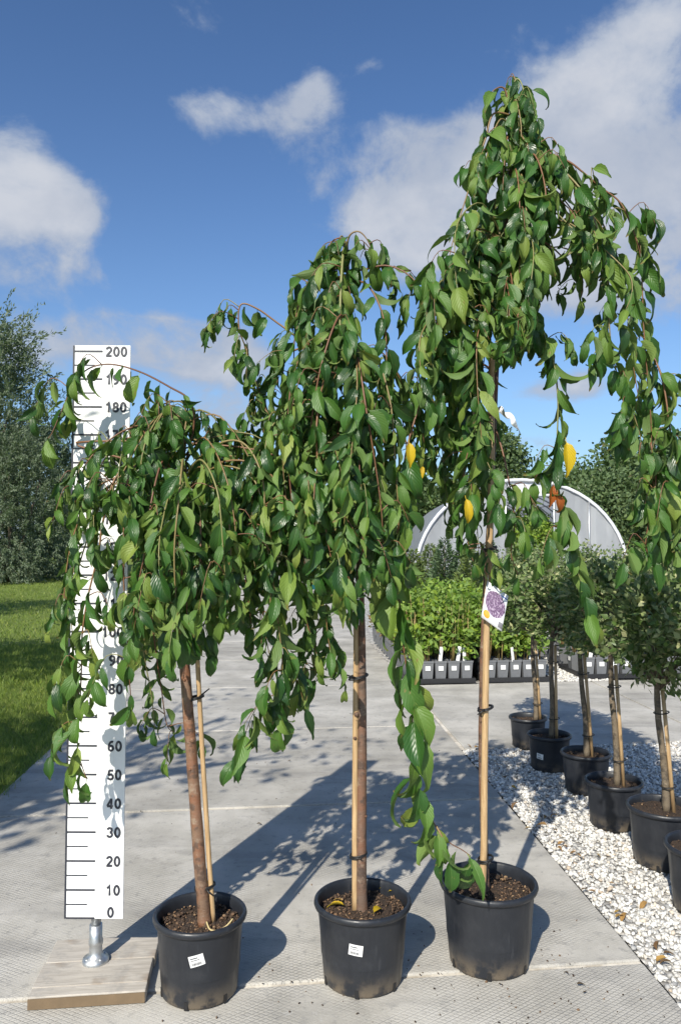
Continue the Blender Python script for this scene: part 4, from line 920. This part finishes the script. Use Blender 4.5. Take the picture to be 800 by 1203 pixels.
# willows on the left
WA, WB = willow_tree(10.8, 4.3, 1500, 42, 5), willow_tree(8.8, 3.6, 850, 42, 6)
GW = 'willows behind the lawn'
for px, Yd, me, rz, sc, lab in ((-52, 30, WA, .3, 1.0, 'tallest grey-green willow at the left edge behind the lawn'), (38, 33, WB, 1.6, .74, 'lower willow right of the tallest one, partly behind the measuring board'), (-140, 31, WB, 4.0, 1.05, 'willow outside the left edge of view'), (12, 27, WB, 2.2, .62, 'bushy lower willow in front of the left-hand willows'), (-20, 26, WB, 5.2, .5, 'low willow bush at the left edge by the lawn')):
    p = at(px, 632, Yd); plant_tree('willow_tree', me, (p.x, Yd, 0), lab, 'tree', GW, rz, sc)
# broad trees along the back
TA = broad_tree(8.2, 3.6, .3, 190, 70, .34, M['hedge'], 31); TB = broad_tree(7.2, 3.8, .2, 190, 70, .34, M['hedge2'], 32); TC = broad_tree(10.4, 2.3, .8, 130, 60, .32, M['hedge2'], 33, -.5)
GT = 'trees closing the view behind the nursery'
back = [(590, 52, TC, .3, .94, 'slim tree standing above the hedge line right of the tall stake'), (640, 56, TB, 1, 1.0, 'low rounded tree behind the white tunnel roof'), (690, 52, TA, 2, .95, 'dark tree behind the right shoulder of the plastic tunnel'), (745, 47, TA, 3, 1.0, 'tall dark tree right of the plastic tunnel'), (800, 44, TB, .5, 1.12, 'broad tree at the right edge of the hedge line'), (860, 42, TA, 4, 1.05, 'tree outside the right edge of the hedge line'),
        (540, 58, TB, 2.5, 1.0, 'tree behind the tunnel left of the tall stake'), (480, 56, TA, 5, .95, 'tree seen between the middle and tall cherries'), (425, 60, TB, .2, .98, 'tree behind the middle cherry trunk'), (370, 62, TA, 1.3, .9, 'tree at the far end of the path'), (310, 58, TB, 4.4, .92, 'tree behind the gap between the left and middle cherries'), (250, 52, TA, .9, .85, 'tree behind the short cherry crown, left of the path end'), (950, 46, TB, 2, 1.1, 'tree far right beyond the view'), (205, 54, TB, .7, .9, 'tree beyond the lawn right of the measuring board'), (140, 57, TA, 2.2, .9, 'tree beyond the lawn directly behind the measuring board'), (95, 60, TB, 5.0, .9, 'tree at the far left end of the back row, beside the willows'), (718, 40, TB, 3.9, .72, 'low leafy shrub-like tree just behind the tunnel right end')]
for px, Yd, me, rz, sc, lab in back:
    p = at(px, 632, Yd); plant_tree('broadleaf_tree', me, (p.x, Yd, 0), lab, 'tree', GT, rz, sc * (.92 if me is TC else .80 if px < 700 else .88))
# trees left of the view whose shade falls on lawn and path
TD = broad_tree(5.6, 1.35, 3.4, 60, 46, .13, M['hedge2'], 41, clr=.22)
for x, y, rz, sc, lab in ((-6.0, 4.8, 0, 1.0, 'young tree left of view that shades the lawn'), (-7.9, 4.5, 2, 1.0, 'young tree further left of the one that shades the lawn'), (-9.0, 12.0, 1, 1.0, 'young tree far up the lawn left of view'), (-11.2, 11.8, 3, 1.0, 'young tree furthest left up the lawn'), (-4.5, .3, 5, .9, 'young tree on the lawn beside the viewer'), (-6.4, .1, 4, .9, 'young tree on the lawn left of the viewer')):
    plant_tree('young_tree', TD, (x, y, 0), lab, 'tree', 'young trees along the lawn', rz, sc)
TE = broad_tree(6.0, 1.7, 3.0, 16, 26, .11, M['hedge2'], 43, clr=.2)
plant_tree('young_tree', TE, (-2.75, 2.0, 0), 'sparse slender young tree beside the path just left of view', 'tree', 'young trees along the lawn', .5, .8)

# ------------------------------------------------------------------ polytunnel
def polytunnel():
    S = Vector((at(613, 632, 30).x, 30, 0)); cd = Vector((1, .03, 0)).normalized(); ad = Vector((.05, 1, 0)).normalized(); HWd, H_, L_t = 4.15, 3.76, 16.0
    root = tag(empty('polytunnel', S), 'arched plastic film tunnel greenhouse with a half open front behind the plant beds', 'greenhouse')
    def hz(x): return H_ * max(0, 1 - abs(x / HWd) ** 2.15) ** .5
    def prof(t): x = -HWd * math.cos(math.pi * t); return x, hz(x)
    N = 28
    def pt(t, s, off=0): x, z = prof(t); return cd * x + ad * s + Vector((0, 0, z + off))
    mb = MB(); ns = 14; vs = [pt(i / N, L_t * j / ns) for j in range(ns + 1) for i in range(N + 1)]
    mb.add(vs, [(j * (N + 1) + i, j * (N + 1) + i + 1, (j + 1) * (N + 1) + i + 1, (j + 1) * (N + 1) + i) for j in range(ns) for i in range(N)]); o = mb.build('film_cover', M['film'], root, True)
    for j in range(12):
        MB().tube([pt(i / N, L_t * j / 11) + Vector((0, 0, -.06)) for i in range(N + 1)], .035, 6).build('hoop', M['galv'], root, True)
    mb = MB(); vs = []
    for i in range(N + 1):
        x, z = prof(i / N); k = 1 - .085 / max(.6, math.hypot(x, z)); up = 1 + .03 / max(.6, math.hypot(x, z))
        f = cd * x - ad * .06
        vs += [cd * x * up + Vector((0, 0, z * up)) - ad * .06, cd * x * k + Vector((0, 0, z * k)) - ad * .06, cd * x * k + Vector((0, 0, z * k)) - ad * .03, cd * x * up + Vector((0, 0, z * up)) + ad * .5]
    mb.add(vs, [(i * 4 + k, i * 4 + (k + 1) % 4, i * 4 + 4 + (k + 1) % 4, i * 4 + 4 + k) for i in range(N) for k in range(4)]).build('front_band', M['film_white'], root, True)
    def wall(x0, x1, zlow, name, m_, y):
        mb = MB(); k = 14; vs = []
        for i in range(k + 1):
            x = x0 + (x1 - x0) * i / k; r_ = .02 * math.sin(i * 2.1); p = cd * x + ad * (y + r_); h = max(hz(x) - .03, zlow + .01)
            vs += [p + Vector((0, 0, zlow)), p + Vector((0, 0, h)), p + ad * .01 + Vector((0, 0, h)), p + ad * .01 + Vector((0, 0, zlow))]
        mb.add(vs, [(i * 4 + q, i * 4 + (q + 1) % 4, i * 4 + 4 + (q + 1) % 4, i * 4 + 4 + q) for i in range(k) for q in range(4)] + [(0, 3, 2, 1), (k * 4, k * 4 + 1, k * 4 + 2, k * 4 + 3)]).build(name, m_, root)
    wall(-4.1, -.62, .02, 'front_panel', M['film'], .03); wall(1.25, 4.1, .02, 'front_panel', M['film'], .03); wall(-.60, 1.23, 3.12, 'header_panel', M['film_white'], .05)
    for x in (-1.15, -.62, 1.24, 2.6): MB().tube([cd * x + ad * -.02, cd * x + ad * -.02 + Vector((0, 0, hz(x) - .05))], .035, 8).build('door_post', M['galv'], root, True)
    MB().tube([cd * -.62 + Vector((0, 0, 3.1)), cd * 1.24 + Vector((0, 0, 3.1))], .03, 8).build('door_lintel', M['galv'], root, True)
    for t in (.3, .4, .5, .6, .7): MB().tube([pt(t, s, -.1) for s in (0, L_t / 2, L_t)], .024, 6).build('rail', M['galv'], root, True)
polytunnel()

# ------------------------------------------------------------------ conifers and shrubs behind the bed
def conifer(hgt, rad, n_, matr, seed):
    global nrg
    nrg = np.random.default_rng(seed); tb = MB().tube([(0, 0, 0), (0, 0, hgt * .9)], [.025, .006], 7)
    z = hgt * (1 - nrg.uniform(0, 1, n_) ** .6); a = nrg.uniform(0, 2 * np.pi, n_); rr_ = rad * (1 - z / hgt) ** .8 * np.sqrt(nrg.uniform(.15, 1, n_)) * (1 + .25 * np.sin(a * 5 + z * 14)) + .02
    P = np.stack([rr_ * np.cos(a), rr_ * np.sin(a), z + .03], 1); D = np.stack([np.cos(a), np.sin(a), .55 + 0 * a], 1) + nrg.normal(size=(n_, 3)) * .35
    V, Fq = leaf_cloud(P, D, nrg.uniform(.05, .12, n_), nrg.uniform(.010, .02, n_)); return tb.mesh('trunk', M['bark_dull'], True), npmesh('crown', V, Fq, matr)
CA = conifer(1.35, .42, 3600, M['conifer'], 51); CB = conifer(1.25, .5, 3600, M['conifer_gold'], 52)
GC = 'young conifers behind the bright green plants'
for i, (px, Yd, me, sc, lab) in enumerate([(486, 19, CB, .95, 'golden green conifer at the left end of the row behind the bed'), (505, 20, CB, 1.05, 'golden conifer left of the dark bushy one'), (522, 18.5, CA, 1.08, 'dark blue-green bushy conifer in the middle of the row'), (541, 19.5, CA, .95, 'dark conifer right of the bushy one'), (553, 18, CB, 1.0, 'golden cone-shaped conifer left of the tall stake'), (600, 19, CB, .9, 'golden conifer right of the tall stake'), (575, 21, CA, 1.05, 'dark conifer behind the tall stake'), (465, 21, CA, .95, 'dark conifer nearest the path edge'), (447, 22, CB, .9, 'golden conifer by the path edge'), (620, 21, CA, 1.0, 'dark conifer behind the variegated tree crowns')]):
    p = at(px, 632, Yd); plant_tree('conifer', me, (p.x, Yd, 0), lab, 'conifer', GC, i * 1.3, sc)
SH = broad_tree(1.9, .75, .1, 60, 40, .11, M['fresh'], 61, clr=.2); SH2 = broad_tree(1.8, .8, .1, 60, 40, .10, M['varieg'], 62, clr=.2)
for i, (px, Yd, me, sc, lab) in enumerate([(622, 31.5, SH, 1.35, 'light green bush standing inside the tunnel mouth'), (640, 32.5, SH, 1.2, 'smaller light green bush deeper in the tunnel mouth'), (612, 15, SH2, .74, 'variegated bush behind the plant bed right of the tall stake'), (645, 16, SH2, .74, 'variegated bush left of the tunnel right leg'), (690, 15, SH2, .74, 'variegated bush in front of the tunnel right end'), (740, 16, SH2, .74, 'variegated bush right of the tunnel'), (790, 15, SH2, .74, 'variegated bush at the right edge behind the beds'), (840, 15, SH2, .74, 'variegated bush beyond the right edge')]):
    p = at(px, 632, Yd); plant_tree('shrub', me, (p.x, Yd, 0), lab, 'shrub', 'bushes behind the beds', i * 1.1, sc)
tag(MB().lathe([(.001, 0), (.26, 0), (.30, .62), (.32, .62), (.32, .66), (.28, .66), (.25, .2)], 20, c=at(371, 632, 23.0) * 1).build('plastic_tub', M['teal'], None, True), 'teal plastic tub far up the path between the left and middle cherries', 'tub').location.z = -CAMH + .001

# ------------------------------------------------------------------ nursery beds of square grey pots
def square_pot():
    mb = MB(); t, b, h = .064, .048, .21
    def sq(r_, z): return [(-r_, -r_, z), (r_, -r_, z), (r_, r_, z), (-r_, r_, z)]
    L = [sq(b, 0), sq(t - .004, h - .02), sq(t, h - .02), sq(t, h), sq(t - .004, h), sq(t - .006, h - .025)]
    vs = sum(L, []); fs = [(3, 2, 1, 0)] + [(i * 4 + k, i * 4 + (k + 1) % 4, i * 4 + 4 + (k + 1) % 4, i * 4 + 4 + k) for i in range(5) for k in range(4)] + [(20, 21, 22, 23)]
    return mb.add(vs, fs).mesh('pot', M['pot_grey'])
SQ = square_pot()
pl_ = MB(); pl_.box((0, -.0605, .135), (.052, .0025, .045), M=Matrix.Rotation(R(-3.6), 3, 'X')); POTLAB = pl_.mesh('pot_label', M['card'])
tg = MB(); tg.box((0, 0, .27), (.035, .0015, .15)); TAG_ME = tg.mesh('plant_tag', M['card'])
def young(matr, seed, h0, h1, n_leaf, spread, leafs, ncane=6):
    global nrg
    nrg = np.random.default_rng(seed); tb = MB(); tips = []
    for k in range(ncane):
        a = nrg.uniform(0, 6.28); r0 = nrg.uniform(.005, .035); r1 = nrg.uniform(.02, spread); h = nrg.uniform(h0, h1)
        p0 = Vector((r0 * math.cos(a), r0 * math.sin(a), .18)); p1 = Vector((r1 * math.cos(a), r1 * math.sin(a), h)); tb.tube([p0, p0.lerp(p1, .5) + Vector((.01, 0, 0)), p1], [.0045, .004, .002], 5); tips.append((p0, p1))
    Ps = []
    for k in range(n_leaf):
        p0, p1 = tips[k % ncane]; t = nrg.uniform(.34, 1.06); p = p0.lerp(p1, t); Ps.append((p.x + nrg.normal() * .05, p.y + nrg.normal() * .05, p.z + nrg.normal() * .03))
    P = np.array(Ps); D = unit(len(P)) * 1.0 + np.array([0, 0, -.15]); V, Fq = leaf_cloud(P, D, nrg.uniform(.7, 1.3, len(P)) * leafs, nrg.uniform(.7, 1.2, len(P)) * leafs * .30)
    return tb.mesh('stem', M['wood_green'], True), npmesh('foliage', V, Fq, matr)
M['wood_green'] = mat('young_cane', rough=.6, build=lambda t, b, o: t.l.new(t.ramp(rnd(t), [(0, (.20, .20, .06)), (.5, (.34, .26, .10)), (1, (.28, .16, .07))]), b.inputs['Base Color']))
YA = [young(M['fresh'], 70 + i, .62, .90, 210, .09, .075) for i in range(4)]
YD = [young(M['young_dark'], 80 + i, .40, .66, 110, .08, .055) for i in range(3)]
YBR = [young(M['brown_fol'], 90 + i, .40, .62, 80, .08, .06) for i in range(2)]
def nursery_plant(loc, rz, me, label, group, full, tagm):
    root = empty('nursery_plant', loc, rz); tag(root, label, 'potted plant', group)
    po = link('pot', SQ, root)
    if full: link('pot_label', POTLAB, po)
    if full: link('stem', me[0], root)
    f = link('foliage', me[1], root); f.rotation_euler = (0, 0, rng.choice((0, 1.57, 3.14, 4.71))); tag(f, kind='stuff')
    if tagm: o = link('plant_tag', TAG_ME, root); o.location = (rng.uniform(-.03, .03), -.045, rng.uniform(-.01, .02)); o.rotation_euler = (rng.uniform(-.15, .1), rng.uniform(-.15, .15), rng.uniform(-.5, .5))
    return root
PDn = Vector((PD.x, PD.y, 0)); q0 = Vector((.76, 8.13, 0))
def tray(c, rz, wdt, dep_, label):
    mb = MB(); mb.box((0, 0, .012), (wdt, dep_, .012)); 
    for sx_, sy_, a, b in ((0, -dep_ / 2, wdt, .008), (0, dep_ / 2, wdt, .008), (-wdt / 2, 0, .008, dep_ + .004), (wdt / 2, 0, .008, dep_ + .004)): mb.box((sx_, sy_, .027), (a, b, .05))
    o = mb.build('pot_tray', M['tray']); o.location = c; o.rotation_euler = (0, 0, rz); tag(o, label, 'tray', 'black pot trays'); return o
CDv = Vector((1, .10, 0)).normalized(); rzb = math.atan2(.10, 1)
words = ['first', 'second', 'third', 'fourth', 'fifth', 'sixth', 'seventh', 'eighth', 'ninth', 'tenth', 'eleventh', 'twelfth', 'thirteenth', 'fourteenth', 'fifteenth']
for col in range(10):
    for row in range(16):
        off = col * .136 + (.11 if col >= 5 else 0); p = q0 + CDv * off + PDn * (row * .142 + (row // 5) * .05 if row < 5 else .76 + (row - 5) * .235) + Vector((0, 0, .020))
        brown = col < 2 and row > 8
        me = (YBR if brown else YA)[rng.randrange(2 if brown else 4)]
        if row == 0: lab = 'bright green shrub in grey pot, %s from the path in the near bed front' % words[col]
        elif brown: lab = 'withered brown plant, %s from the path, %s row back in the near bed' % (words[col], words[row - 1])
        else: lab = 'bright green young shrub, %s from the path, %s row back in the near bed' % (words[col], words[row - 1])
        grp = 'young shrubs in the near bed' if not brown else 'withered plants along the path edge'
        o = nursery_plant(p, rzb + rng.uniform(-.06, .06), me, lab, grp, row < 3 or col == 0, row == 0 and col in (2, 3, 4, 7, 8, 9))
        s_ = rng.uniform(.80, 1.12)
        for ch_ in o.children:
            if ch_.name.startswith('foliage'): ch_.scale = (1, 1, s_)
for i in range(2):
    tray(q0 + CDv * (.272 + i * .79) + PDn * .28, rzb, .70, .70, ['black pot tray under the near bed next to the path', 'black pot tray under the near bed behind the tall stake'][i])
q1 = Vector((2.64, 8.42, 0))
for col in range(15):
    for row in range(5):
        p = q1 + CDv * (col * .140 + (col // 5) * .05) + PDn * (row * .36) + Vector((0, 0, .020)); front = row == 0
        lab = ('labelled grey square pot, %s from the left in the front row of the right-hand bed' % words[col]) if front else ('grey pot, %s from the front along the left side of the right-hand bed' % words[row] if col == 0 else 'dull green plant, %s from the left, %s row back in the right-hand bed' % (words[col], words[row - 1]))
        o = nursery_plant(p, rzb + (R(90) * -1 if col == 0 and row > 0 else 0) + rng.uniform(-.06, .06), YD[rng.randrange(3)], lab, 'plants in the right-hand bed, ' + ('front row' if front else 'left side' if col == 0 else 'inner rows'), front or col == 0, (col + row * 3) % 4 == 0)
        if col < 4 and row < 4 and (col + row) % 2 == 0:
            global_n = 26; P = np.stack([nrg.uniform(-.07, .07, global_n), nrg.uniform(-.07, .07, global_n), nrg.uniform(.40, .58, global_n)], 1); V, Fq = leaf_cloud(P, unit(global_n), np.full(global_n, .035), np.full(global_n, .014))
            tag(link('flowers', npmesh('flowers', V, Fq, M['petal']), o), kind='stuff')
for i in range(4): tray(q1 + CDv * (.28 + i * .75) + PDn * .28, rzb, .70, .70, 'black pot tray under the front of the right-hand bed, %s from the left' % words[i])

# ------------------------------------------------------------------ standard trees in black pots on the gravel
def standard_crown(zc, rx, rz_, n_, seed, sc=1.0):
    global nrg
    nrg = np.random.default_rng(seed); k = 46; q = unit(k); c = q * (nrg.uniform(.25, 1, (k, 1)) ** .45) * np.array([rx, rx, rz_]) * (1 + .18 * np.sin(q[:, :1] * 7 + seed)); c[:, 2] += zc
    P = np.repeat(c, n_ // k, 0); P = P + nrg.normal(size=P.shape) * .042; out = P - np.array([0, 0, zc]); D = unit(len(P)) * .8 + out / np.linalg.norm(out, axis=1)[:, None] * .7 + np.array([0, 0, .2])
    V, Fq = leaf_cloud(P, D, nrg.uniform(.028, .062, len(P)) * sc, nrg.uniform(.009, .018, len(P)) * sc); tw = MB()
    for cc in c[::2]: tw.tube([(0, 0, zc - rz_ * .95), (cc[0] * .4, cc[1] * .4, (zc - rz_ + cc[2]) / 2), tuple(cc)], [.007, .004, .0015], 5)
    return npmesh('foliage', V, Fq, M['varieg']), tw.mesh('branch', M['bark_dull'], True)
CR = [standard_crown(0, .25,   .33, 2700, 201 + i) for i in range(4)]
GP2 = 'black pots standing on the gravel'
std = [ # px of stem at soil, ground py of pot centre, pot r, trunk top px,py, crown (px,py), crown scale xy,z, label bits
 (628, 620, 876, .135, (625, 745), (620, 705), (1.0, .72), 'farthest'),
 (646, 645, 902, .142, (648, 750), (652, 706), (1.0, .74), 'second farthest'),
 (687, 688, 928, .145, (681, 760), (694, 714), (.90, .72), 'third farthest'),
 (722, 721, 968, .148, (717, 770), (722, 718), (.85, .76), 'third nearest'),
 (779, 780, 1012, .165, (771, 800), (772, 738), (.92, .92), 'second nearest'),
 (838, 832, 1068, .165, (832, 830), (846, 750), (.80, .85), 'nearest'),
]
for i, (sxp, pxp, gy, pr_, tt, cr, cs, nm) in enumerate(std):
    g_ = gnd(pxp, gy); hp = pr_ * 1.60; Yd = g_.y
    pt_ = make_pot(g_ + Vector((0, 0, -.004)), pr_, pr_ * .80, hp, nm + ' black pot in the row of small trees on the gravel', GP2, .035, 5, n_crumb=90)
    if i in (1, 3, 4): sticker(pt_, pr_, pr_ * .80, hp, R(-90) + (-.75 if i == 1 else .5 if i == 3 else .45), hp * (.45 if i != 4 else .62), .045, .035, -.1)
    sb = Vector((at(sxp, 700, Yd).x, Yd, hp - .04)); tp_ = at(tt[0], tt[1], Yd)
    root = tag(empty('standard_tree', sb), nm + ' small tree of the row on the gravel, cream-flecked leaves on a bare stem', 'tree', 'small standard trees in pots on the gravel')
    cc = at(cr[0], cr[1], Yd + .02) - sb; d = tp_ - sb
    MB().tube(smooth([Vector((0, 0, 0)), d * .35 + Vector((.006, 0, 0)), d * .7 + Vector((-.005, 0, 0)), d, (d + cc) / 2, cc], 4), [.0185 - .0005 * k for k in range(21)], 10, wob=.09).build('trunk', M['bark_dull'], root, True)
    fo = tag(link('foliage', CR[i % 4][0], root), kind='stuff'); fo.location = cc; fo.scale = (cs[0], cs[0], cs[1]); fo.rotation_euler = (0, 0, i * 1.1)
    bo = link('branch', CR[i % 4][1], root); bo.location = cc; bo.scale = fo.scale; bo.rotation_euler = fo.rotation_euler
    # short stake with ties
    sk = tag(empty('tree_stake', sb + Vector((.03, -.015, 0))), 'short pale stake tied to the ' + nm + ' small tree on the gravel', 'stake', 'stakes of the small trees')
    dd = d * .93 + Vector((-.012, 0, 0)); MB().tube([(0, 0, -.02), dd * .5, dd], [.010, .0095, .009], 9, wob=.03).build('pole', M['cane'], sk, True)
    for f in (.22, .82): MB().tube(ring(dd * f + Vector((-.012, .008, 0)), (.034, .032), tilt=.004), .003, 5).build('tie', M['rubber'], sk, True)
# loose hanging shoot of the second nearest tree

# soil crumbs spilt on the slabs around the three pots
Pc = []
for pot, k in ((POT1, 25), (POT2, 45), (POT3, 90)):
    a = nrg.uniform(0, 2 * np.pi, k); r_ = .15 + np.abs(nrg.normal(size=k)) * .22; Pc.append(np.stack([pot.x + .12 + r_ * np.cos(a), pot.y - .12 + r_ * np.sin(a) * .8, np.full(k, .002)], 1))
xx = nrg.uniform(-1.6, .8, 90); yy = nrg.uniform(2.3, 7.5, 90); Pc.append(np.stack([xx, yy, np.full(90, .002)], 1))
Pc = np.vstack(Pc); Pc = Pc[Pc[:, 0] < -.0768 * (Pc[:, 1] - 4.53) + .9]
tag(link('soil_crumbs', stones('soil_crumbs', Pc, nrg.uniform(.002, .0055, len(Pc)) , M['crumb'])), kind='stuff')
